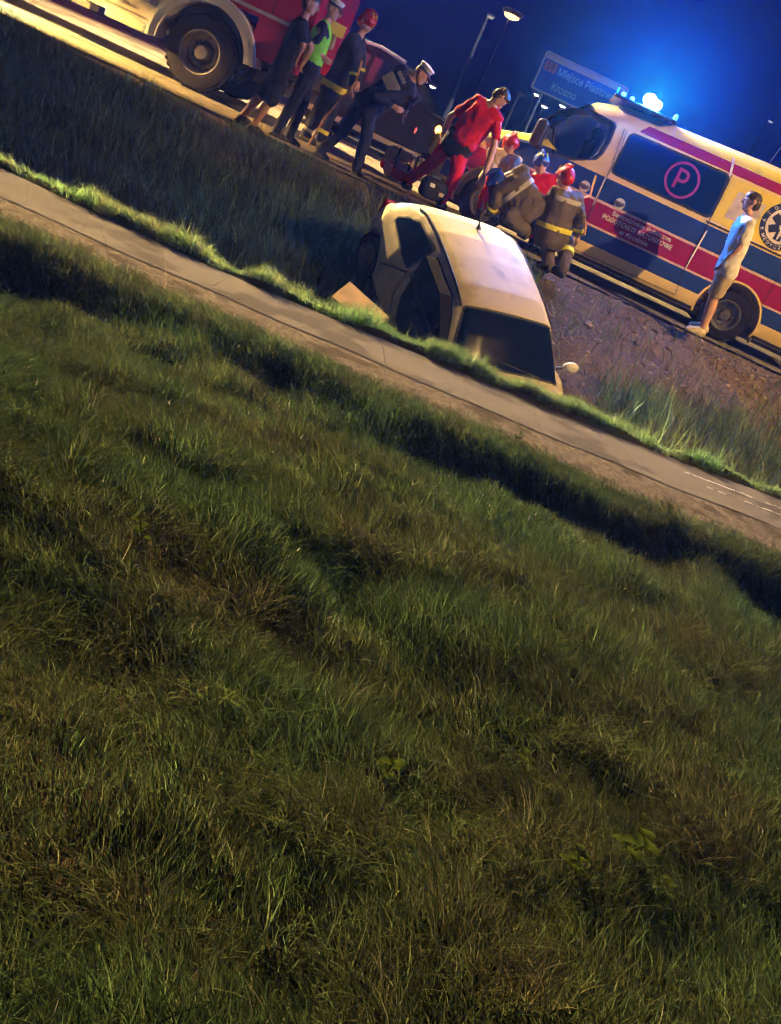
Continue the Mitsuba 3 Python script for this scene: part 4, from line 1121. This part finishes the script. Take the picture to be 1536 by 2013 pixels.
    G_ = [hull([(hem + rt * 0.085, 0.112 * sc + a), (hem - rt * 0.085, 0.112 * sc + a), (belly + rt * 0.065, 0.103 * sc + a), (belly - rt * 0.065, 0.103 * sc + a)]),
          hull([(belly + rt * 0.065, 0.103 * sc + a), (belly - rt * 0.065, 0.103 * sc + a), (chest + rt * 0.088, 0.108 * sc + a), (chest - rt * 0.088, 0.108 * sc + a)]),
          hull([(chest + rt * 0.088, 0.108 * sc + a), (chest - rt * 0.088, 0.108 * sc + a), (sh['r'] - rt * 0.015, 0.066 + puff * 0.7), (sh['l'] + rt * 0.015, 0.066 + puff * 0.7), (neck - spine * 0.025, 0.07)])]
    for s, (p0, p1, p2) in arms.items():
        if slv == 'short':
            G_.append(hull([(p0, 0.070), (p0 + (p1 - p0) * 0.68, 0.066)]))
        else:
            G_ += [hull([(p0, 0.072 + puff * 0.6), (p1, 0.058 + puff * 0.6)]), hull([(p1, 0.058 + puff * 0.6), (p1 + (p2 - p1) * 0.86, 0.046 + puff * 0.5)])]
    part(spec.get('top_name', 'shirt'), wrinkle(soft(G_, 0.022, 8), 0.046 + puff * 0.5, 9.0, seed), top)
    # trousers or shorts
    if legs and spec.get('bottom'):
        L = [hull([(pel + rt * 0.08, 0.118 * sc), (pel - rt * 0.08, 0.118 * sc), (pel + spine * 0.10 + rt * 0.06, 0.108 * sc), (pel + spine * 0.10 - rt * 0.06, 0.108 * sc)])]
        for s, (p0, p1, p2, toe, td) in legs.items():
            if spec.get('shorts'):
                L.append(hull([(p0, 0.112), (p0 + (p1 - p0) * spec['shorts'], 0.098)]))
            else:
                L += [hull([(p0, 0.112 + puff * 0.5), (p1, 0.082 + puff * 0.5)]), hull([(p1, 0.080 + puff * 0.5), (p2 + (p1 - p2) * 0.06, 0.066 + puff * 0.5)])]
        part('shorts' if spec.get('shorts') else 'trousers', wrinkle(soft(L, 0.024, 8), 0.040, 10.0, seed + 5), spec['bottom'])
    for s, (p0, p1, p2, toe, td) in legs.items():
        dz = np.array([0, 0, 1.0])
        up_ = 0.02 if spec.get('shorts') else 0.05
        shoe = soft([hull([(p2 - td * 0.045 - dz * 0.05, 0.040), (p2 + dz * up_ * 0.3, 0.044), (p2 + td * 0.05 - dz * 0.03, 0.042), (toe, 0.036), (toe - td * 0.06, 0.040)])], 0.03, 3)
        part('shoe', shoe, spec.get('shoes', 'shoe_dark'))
        sole = hull([(p2 - td * 0.055 - dz * 0.085, 0.014), (toe + td * 0.02 - dz * 0.028, 0.014), (toe - td * 0.03 - dz * 0.032 + np.cross(td, dz) * 0.03, 0.014), (toe - td * 0.03 - dz * 0.032 - np.cross(td, dz) * 0.03, 0.014)], 8)
        part('shoe_sole', tm(sole), 'rubber', 40)
    # headgear
    hg = spec.get('headgear', 'hair')
    if hg == 'hair':
        hm = soft([hull([(H(0, -0.025, 0.045), 0.092), (H(0, 0.02, 0.058), 0.080)]), hull([(H(0, -0.04, 0.0), 0.082), (H(0, -0.05, -0.035), 0.060)])], 0.02, 3)
        part('hair', wrinkle(hm, 0.028, 38.0, seed), 'hair_dark')
    elif hg == 'cap':
        cr = lathe([(0.088, -0.005), (0.094, 0.03), (0.112, 0.065), (0.104, 0.078), (0.03, 0.092), (0.0005, 0.093)], 32)
        MC = Hm @ np.array([[1, 0, 0], [0, 0, 1], [0, 1, 0]])      # its axis along the head's up
        part('cap', xf(cr, MC, H(0, -0.005, 0.055)), 'cap_white', 40)
        part('cap_band', xf(lathe([(0.092, 0.0), (0.097, 0.004), (0.099, 0.026), (0.095, 0.03)], 32), MC, H(0, -0.005, 0.050)), 'navy_ink', 40)
        part('cap_peak', tm(hull([(H(0.06, 0.07, 0.05), 0.006), (H(-0.06, 0.07, 0.05), 0.006), (H(0.035, 0.135, 0.028), 0.006), (H(-0.035, 0.135, 0.028), 0.006)], 8)), 'dark_plastic', 40)
    else:
        hm = soft([hull([(H(0, -0.025, 0.04), 0.106), (H(0, 0.02, 0.04), 0.102), (H(0, -0.06, -0.01), 0.09)]), hull([(H(0.07, 0.07, 0.03), 0.03), (H(-0.07, 0.07, 0.03), 0.03), (H(0, 0.105, 0.045), 0.03)]), hull([(H(0, -0.09, 0.14), 0.018), (H(0, 0.0, 0.168), 0.02), (H(0, 0.07, 0.142), 0.018)])], 0.02, 3)
        part('helmet', hm, hg, 40)
        if spec.get('visor', True):
            part('helmet_band', cat([tm(hull([(H(0.055 * k + o, 0.105 - abs(k) * 0.02, 0.10), 0.008), (H(0.055 * k + o, 0.075 - abs(k) * 0.02, 0.14), 0.008)], 8)) for k in (-1, 0, 1) for o in (0,)]), 'tape_yellow', 40)
    for n_, pts, r_, mat in spec.get('bands', []):
        # reflective tape round a limb: joint pair, position along it, half width
        (s0, s1), u0, u1 = pts
        P0, P1 = (arms.get(s0, legs.get(s0, None)) if isinstance(s0, str) and s0 in arms else None, None)
    for nm, a0, a1, u0, u1, r_, mat in spec.get('tape', []):
        A0, A1 = {'pel': pel, 'neck': neck, 'chest': chest, 'belly': belly, **{f'kn_{s}': v_[1] for s, v_ in legs.items()}, **{f'an_{s}': v_[2] for s, v_ in legs.items()}, **{f'hp_{s}': v_[0] for s, v_ in legs.items()},
                  **{f'el_{s}': v_[1] for s, v_ in arms.items()}, **{f'wr_{s}': v_[2] for s, v_ in arms.items()}, **{f'sh_{s}': v_[0] for s, v_ in arms.items()}}[a0], None
        A1 = {'pel': pel, 'neck': neck, 'chest': chest, 'belly': belly, **{f'kn_{s}': v_[1] for s, v_ in legs.items()}, **{f'an_{s}': v_[2] for s, v_ in legs.items()},
              **{f'el_{s}': v_[1] for s, v_ in arms.items()}, **{f'wr_{s}': v_[2] for s, v_ in arms.items()}}[a1]
        p, q = A0 + (A1 - A0) * u0, A0 + (A1 - A0) * u1
        if a0 in ('pel', 'belly', 'chest'):
            m = tm(hull([(p + rt * 0.085, r_), (p - rt * 0.085, r_), (q + rt * 0.085, r_), (q - rt * 0.085, r_)], 18))
            mid, ax = (p + q) / 2, unit(q - p)
            h2 = np.linalg.norm(q - p) / 2 + 0.02
            m = trimesh.intersections.slice_mesh_plane(trimesh.intersections.slice_mesh_plane(m, ax, mid - ax * h2), -ax, mid + ax * h2)
        else:
            m = tube([p, q], r_, 20)
        part(nm, m, mat, 40)
    return key, dict(J=J, sh=sh, hp=hp, pel=pel, neck=neck, spine=spine, rt=rt, cf=cf, H=H, Hm=Hm, arms=arms, legs=legs, belly=belly, chest=chest)


PI = math.pi
# 1 man in a black shirt, back to us, turned right
person(dict(Y=14.35, yaw=0.35, look=0.15, j=dict(head=(611, 8), neck=(597, 36), pelvis=(553, 136), el_r=(596, 88, -0.16), wr_r=(583, 115, 0.02), el_l=(612, 92, 0.25), wr_l=(600, 118, 0.30),
       kn_r=(533, 196, -0.04), an_r=(497, 248, -0.03), kn_l=(518, 184, 0.12), an_l=(475, 229, 0.10)), top='cloth_black', sleeve='short', bottom='cloth_black', shorts=0.98, shoes='shoe_dark', hem=-0.10),
       'person with bare calves in black T-shirt and black shorts, leftmost by the fire engine')
# 2 officer in a high-visibility vest and white cap
k2, p2 = person(dict(Y=14.85, yaw=0.15, look=-0.1, j=dict(head=(656, 20), neck=(640, 44), pelvis=(612, 132), el_r=(619, 96, -0.16), wr_r=(634, 110, -0.12), el_l=(650, 92, 0.2), wr_l=(658, 72, 0.15),
       kn_r=(577, 205, -0.05), an_r=(542, 258, -0.03), kn_l=(592, 212, 0.14), an_l=(566, 268, 0.10)), top='cloth_navy', sleeve='short', bottom='cloth_navy', headgear='cap'),
       'person with white cap in green high-visibility vest, second from the left')
ves = wrinkle(soft([hull([(p2['belly'] - p2['spine'] * 0.06 + p2['rt'] * s * 0.075, 0.132) for s in (-1, 1)] + [(p2['chest'] + p2['rt'] * s * 0.08, 0.137) for s in (-1, 1)]), hull([(p2['chest'] + p2['rt'] * s * 0.08, 0.137) for s in (-1, 1)] + [(p2['neck'] - p2['spine'] * 0.04 + p2['rt'] * s * 0.10, 0.076) for s in (-1, 1)])], 0.03, 4), 0.02, 9, 3)
scene[k2 + '__vest'] = mikit.ply(ves, 'hivis', smooth=50)
# the yellow pad in the officer's hand
pc_ = at(664, 58, 14.9)
k = add('clipboard', xf(rbox((0.20, 0.02, 0.15), r=0.006), rotz(0.2) @ roty(0.05), pc_), 'board_yellow', smooth=40)
label(k, 'yellow pad held up by the officer in the green vest', 'pad')
# 3 firefighter with red helmet, third from left
k3, p3 = person(dict(Y=15.5, yaw=-0.2, look=-0.3, nod=-0.3, puff=0.018, j=dict(head=(722, 44), neck=(705, 72), pelvis=(660, 165), el_r=(699, 128, -0.2), wr_r=(692, 168, -0.22), el_l=(712, 124, 0.16), wr_l=(704, 160, 0.10),
       kn_r=(625, 222, -0.06), an_r=(601, 262, -0.02), kn_l=(652, 222, 0.14), an_l=(628, 274, 0.12)), top='cloth_navy', bottom='cloth_navy', headgear='helmet_red', top_name='jacket', hem=-0.10,
       tape=[('tape', 'pel', 'chest', -0.12, -0.02, 0.152, 'tape_yellow'), ('tape', 'kn_r', 'an_r', 0.68, 0.82, 0.088, 'tape_grey'), ('tape', 'kn_l', 'an_l', 0.62, 0.76, 0.088, 'tape_yellow'), ('tape', 'el_r', 'wr_r', 0.35, 0.5, 0.066, 'tape_yellow'), ('tape', 'el_l', 'wr_l', 0.30, 0.45, 0.066, 'tape_yellow')]),
       'person in dark fire kit and red helmet, third from left, hose line over the arm')
hl = [at(712, 118, 15.22), at(706, 140, 15.2), at(700, 160, 15.2), at(684, 184, 15.2), at(672, 190, 15.22)]
add('rope', tube(np.vstack([hl, [at(660, 206, 15.25), at(640, 232, 15.3), at(622, 258, 15.3), at(606, 285, 15.35)]]), 0.014), 'strap_orange', smooth=True)
label('rope', 'pale line hanging from the arm of the person in the red helmet, left group', 'rope')
# 4 officer with white cap leaning to the right
k4, p4 = person(dict(Y=14.65, yaw=0.95, look=0.1, nod=-0.35, j=dict(head=(829, 146), neck=(806, 156), pelvis=(726, 205), el_r=(742, 190, -0.24), wr_r=(772, 208, -0.22), el_l=(818, 190, 0.18), wr_l=(800, 218, 0.12),
       kn_l=(672, 258, 0.10), an_l=(628, 297, 0.05), kn_r=(719, 272, -0.06), an_r=(699, 338, -0.02)), top='cloth_navy', bottom='cloth_navy', headgear='cap', top_name='jacket', puff=0.006),
       'person with white cap in dark uniform striding right, lettered patch on the back')
bc = p4['chest'] - p4['cf'] * 0.125 - p4['spine'] * 0.06
Mb = np.stack([p4['rt'], p4['cf'], p4['spine']], 1)
scene[k4 + '__back_patch'] = mikit.ply(xf(rbox((0.30, 0.012, 0.16), r=0.004), Mb, bc - p4['cf'] * 0.012), 'tape_grey', smooth=40)
scene[k4 + '__back_patch_001'] = mikit.ply(xf(rbox((0.20, 0.012, 0.05), r=0.004), Mb, bc + p4['spine'] * 0.15 - p4['cf'] * 0.0), 'tape_grey', smooth=40)
# 5 paramedic in red, bent over
k5, p5 = person(dict(Y=14.25, yaw=1.25, look=0.4, nod=-0.6, hup=(0.75, 0.25, 0.6), j=dict(head=(983, 192), neck=(966, 208), pelvis=(898, 288), el_l=(886, 228, 0.05), wr_l=(872, 262, 0.15), el_r=(972, 285, -0.12), wr_r=(950, 352, -0.20),
       kn_l=(846, 322, 0.18), an_l=(800, 356, 0.25), kn_r=(897, 342, -0.12), an_r=(868, 396, -0.06)), top='cloth_red', sleeve='short', bottom='cloth_red', shoes='shoe_dark', hem=0.10, puff=0.012),
       'person in bright red shirt and red trousers bending over with back to the camera')
bel = soft([hull([(p5['pel'] + p5['spine'] * u + p5['rt'] * s * 0.085, 0.137) for s in (-1, 1) for u in (-0.03, 0.10)])], 0.035, 3)
scene[k5 + '__waist_bag'] = mikit.ply(wrinkle(bel, 0.02, 9, 2), 'cloth_black', smooth=50)
# 6 helper in cream vest and red sleeves behind the firefighter
person(dict(Y=14.75, yaw=-1.3, look=-1.2, nod=-0.5, j=dict(head=(1003, 284), neck=(996, 300), pelvis=(975, 352), el_r=(968, 322, -0.1), wr_r=(972, 350, -0.2), el_l=(1012, 320, -0.05), wr_l=(1000, 350, -0.18),
       kn_r=(958, 372, -0.25), an_r=(945, 410, -0.05), kn_l=(985, 376, -0.25), an_l=(975, 418, -0.05)), top='cloth_cream', bottom='cloth_red', headgear='helmet_red', visor=False, top_name='vest'),
       'person in cream vest and red trousers half hidden behind the crouching firefighter')
# 7 firefighter crouching, broad back, left of the pair
k7, p7 = person(dict(Y=13.95, yaw=2.0, look=2.9, nod=-0.6, puff=0.035, scale=1.1, hup=(-0.7, 0.0, 0.7), j=dict(head=(978, 362), neck=(996, 348), pelvis=(1032, 402), el_l=(976, 398, -0.18), wr_l=(958, 420, -0.12), el_r=(1008, 385, 0.22), wr_r=(985, 410, 0.25),
       kn_l=(1002, 428, -0.22), an_l=(1035, 455, -0.05), kn_r=(1020, 420, 0.25), an_r=(1046, 446, 0.2)), top='cloth_khaki', bottom='cloth_khaki', headgear='helmet_blue', visor=False, top_name='jacket', hem=-0.06,
       tape=[('tape', 'pel', 'neck', 0.44, 0.49, 0.172, 'tape_grey'), ('tape', 'el_l', 'wr_l', 0.4, 0.55, 0.085, 'tape_yellow')]),
       'crouching person in khaki fire jacket bending left behind the wrecked car roof')
# 8 rescuer in red with blue helmet facing us
person(dict(Y=14.5, yaw=-1.7, look=-1.3, nod=-0.5, puff=0.008, j=dict(head=(1064, 322), neck=(1066, 344), pelvis=(1062, 412), el_r=(1050, 376, -0.12), wr_r=(1046, 398, -0.22), el_l=(1094, 378, -0.05), wr_l=(1078, 402, -0.2),
       kn_r=(1050, 432, -0.25), an_r=(1050, 470, -0.05), kn_l=(1085, 440, -0.25), an_l=(1080, 480, -0.05)), top='cloth_red', bottom='cloth_red', headgear='helmet_blue', top_name='jacket'),
       'person in red jacket and blue helmet facing the camera between two firefighters')
# 9 firefighter with red helmet, back to us, right of the pair
k9, p9 = person(dict(Y=14.05, yaw=2.35, look=2.2, nod=-0.35, puff=0.035, scale=1.05, hup=(-0.15, 0.3, 0.9), j=dict(head=(1110, 350), neck=(1116, 378), pelvis=(1088, 452), el_l=(1070, 410, -0.02), wr_l=(1048, 428, 0.15), el_r=(1142, 425, 0.02), wr_r=(1138, 462, 0.1),
       kn_l=(1078, 468, 0.28), an_l=(1078, 520, -0.02), kn_r=(1116, 478, 0.28), an_r=(1106, 530, -0.02)), top='cloth_khaki', bottom='cloth_khaki', headgear='helmet_red', top_name='jacket', hem=-0.08,
       tape=[('tape', 'pel', 'neck', 0.05, 0.10, 0.180, 'tape_yellow'), ('tape', 'pel', 'neck', 0.80, 0.84, 0.158, 'tape_grey'), ('tape', 'kn_r', 'an_r', 0.25, 0.42, 0.108, 'tape_yellow'), ('tape', 'el_r', 'wr_r', 0.6, 0.75, 0.085, 'tape_yellow'), ('tape', 'kn_l', 'an_l', 0.25, 0.40, 0.108, 'tape_grey')]),
       'crouching person in khaki fire jacket and red helmet, yellow tape across the back')
add('sling', tube([at(1172, 345, 14.5), at(1160, 385, 14.4), at(1148, 388, 14.3), at(1139, 398, 14.2), at(1148, 420, 14.1), at(1152, 440, 14.05), at(1150, 462, 14.0)], 0.014), 'strap_orange', smooth=True)  # upper run of the tube modelled as the lit ambulance door edge
label('sling', 'orange sling, its upper run standing for the lit door edge, beside the red-helmeted crouching firefighter by the ambulance', 'strap')
# 11 young man in white shirt and cream shorts at the right
person(dict(Y=14.3, yaw=PI + 0.15, look=PI - 0.1, j=dict(head=(1478, 398), neck=(1470, 428), pelvis=(1429, 530), el_l=(1452, 488, -0.17), wr_l=(1424, 516, -0.12), el_r=(1446, 486, 0.17), wr_r=(1426, 512, 0.14),
       kn_l=(1400, 590, -0.04), an_l=(1379, 648, -0.02), kn_r=(1404, 588, 0.12), an_r=(1386, 640, 0.08)), top='cloth_white', sleeve='short', bottom='cloth_cream', shorts=0.72, shoes='shoe_cream', hem=-0.02),
       'person in white T-shirt and cream shorts standing alone beside the ambulance rear wheel')

# ---- rescue gear on the road edge
def gear(name, c, size, yaw, mat, text, category, extra=()):
    k = numbered(name)
    M = rotz(yaw)
    m = rbox(size, r=min(size) * 0.28)
    t = tm(mf(m).refine_to_length(0.04)) if len(m.faces) else m
    scene[k + '__bag'] = mikit.ply(xf(wrinkle(t, 0.022, 13, len(scene) % 50), M, c), mat, smooth=50)
    for nm, s, o, mt in extra:
        scene[numbered(k + '__' + nm)] = mikit.ply(xf(rbox(s, o, min(s) * 0.3), M, c), mt, smooth=40)
    label(k, text, category)
    return k


gp = lambda x, y, Y, dz: at(x, y, Y) + np.array([0, 0, dz])
gear('stretcher_mattress', at(800, 318, 14.95), (0.62, 0.34, 0.24), 0.12, 'cloth_cream', 'cream ribbed rescue mattress rolled up under two black straps', 'mattress',
     [('strap', (0.03, 0.37, 0.27), (-0.14, 0, 0), 'cloth_black'), ('strap', (0.03, 0.37, 0.27), (0.13, 0, 0), 'cloth_black')] + [('rib', (0.022, 0.36, 0.25), (x, 0, 0.006), 'cloth_cream') for x in (-0.24, -0.19, -0.08, -0.03, 0.02, 0.07, 0.19, 0.24)])
gear('rescue_bag', at(783, 336, 14.6), (0.36, 0.26, 0.24), 0.3, 'cloth_pink', 'pink rescue bag with dark straps standing before the cream mattress', 'bag',
     [('strap', (0.03, 0.28, 0.26), (-0.09, 0, 0), 'cloth_black'), ('strap', (0.03, 0.28, 0.26), (0.10, 0, 0), 'cloth_black'), ('pocket', (0.22, 0.03, 0.12), (0, -0.14, -0.03), 'cloth_red')])
gear('equipment_case', at(852, 372, 14.1), (0.34, 0.22, 0.26), 0.5, 'cloth_black', 'black equipment case with pale clips at the feet of the red paramedic', 'case',
     [('clip', (0.07, 0.02, 0.05), (-0.08, -0.115, 0.05), 'letter_white'), ('clip', (0.07, 0.02, 0.05), (0.08, -0.115, -0.02), 'cloth_cream'), ('handle', (0.2, 0.03, 0.03), (0, 0, 0.145), 'dark_plastic')])
gear('hivis_jacket', at(863, 285, 14.6), (0.17, 0.14, 0.30), 0.4, 'tape_yellow', 'yellow jacket hanging over the left arm of the red-shirted paramedic', 'jacket')
gear('red_pouch', at(760, 322, 14.9), (0.16, 0.16, 0.14), 0.2, 'cloth_red', 'small red pouch left of the cream mattress', 'pouch')

# ------------------------------------------------------------------ blue-scattering air, added to lift the shadows and ring the beacon
HAZE = 0.0045
scene['added_blue_air'] = {'type': 'homogeneous', 'albedo': rgb((0.05, 0.14, 0.96)), 'sigma_t': HAZE, 'phase': {'type': 'isotropic'}}
scene['haze'] = {'type': 'cube', 'to_world': T().translate([0, 250, 4.0]) @ T().scale([560, 520, 7.5]), 'bsdf': {'type': 'null'}, 'interior': {'type': 'ref', 'id': 'added_blue_air'}}
label('haze', 'added blue-tinted air that lifts the shadows over the whole accident scene', kind='stuff')
scene['camera']['medium'] = {'type': 'ref', 'id': 'added_blue_air'}
# a blue-scattering ball of added mist for the halo round the beacon
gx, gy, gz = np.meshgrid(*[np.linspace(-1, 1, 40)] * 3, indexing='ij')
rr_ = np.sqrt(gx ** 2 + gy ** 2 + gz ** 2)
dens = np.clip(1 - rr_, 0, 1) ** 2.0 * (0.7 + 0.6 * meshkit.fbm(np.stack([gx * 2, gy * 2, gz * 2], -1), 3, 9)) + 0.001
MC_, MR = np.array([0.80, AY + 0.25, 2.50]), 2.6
to_halo_mist = T().translate((MC_ - MR).tolist()) @ T().scale([2 * MR] * 3)
scene['halo_mist'] = {'type': 'cube', 'to_world': T().translate(MC_.tolist()) @ T().scale([MR] * 3), 'bsdf': {'type': 'null'}, 'exterior': {'type': 'ref', 'id': 'added_blue_air'},
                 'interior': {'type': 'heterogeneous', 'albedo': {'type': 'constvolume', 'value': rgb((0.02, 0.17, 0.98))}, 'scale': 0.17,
                              'sigma_t': {'type': 'gridvolume', 'grid': mi.VolumeGrid(dens.transpose(2, 1, 0)[..., None].astype(np.float32)), 'to_world': to_halo_mist, 'filter_type': 'trilinear'},
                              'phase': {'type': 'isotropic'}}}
label('halo_mist', 'added mist glowing blue round the flashing beacon of the ambulance', kind='stuff')
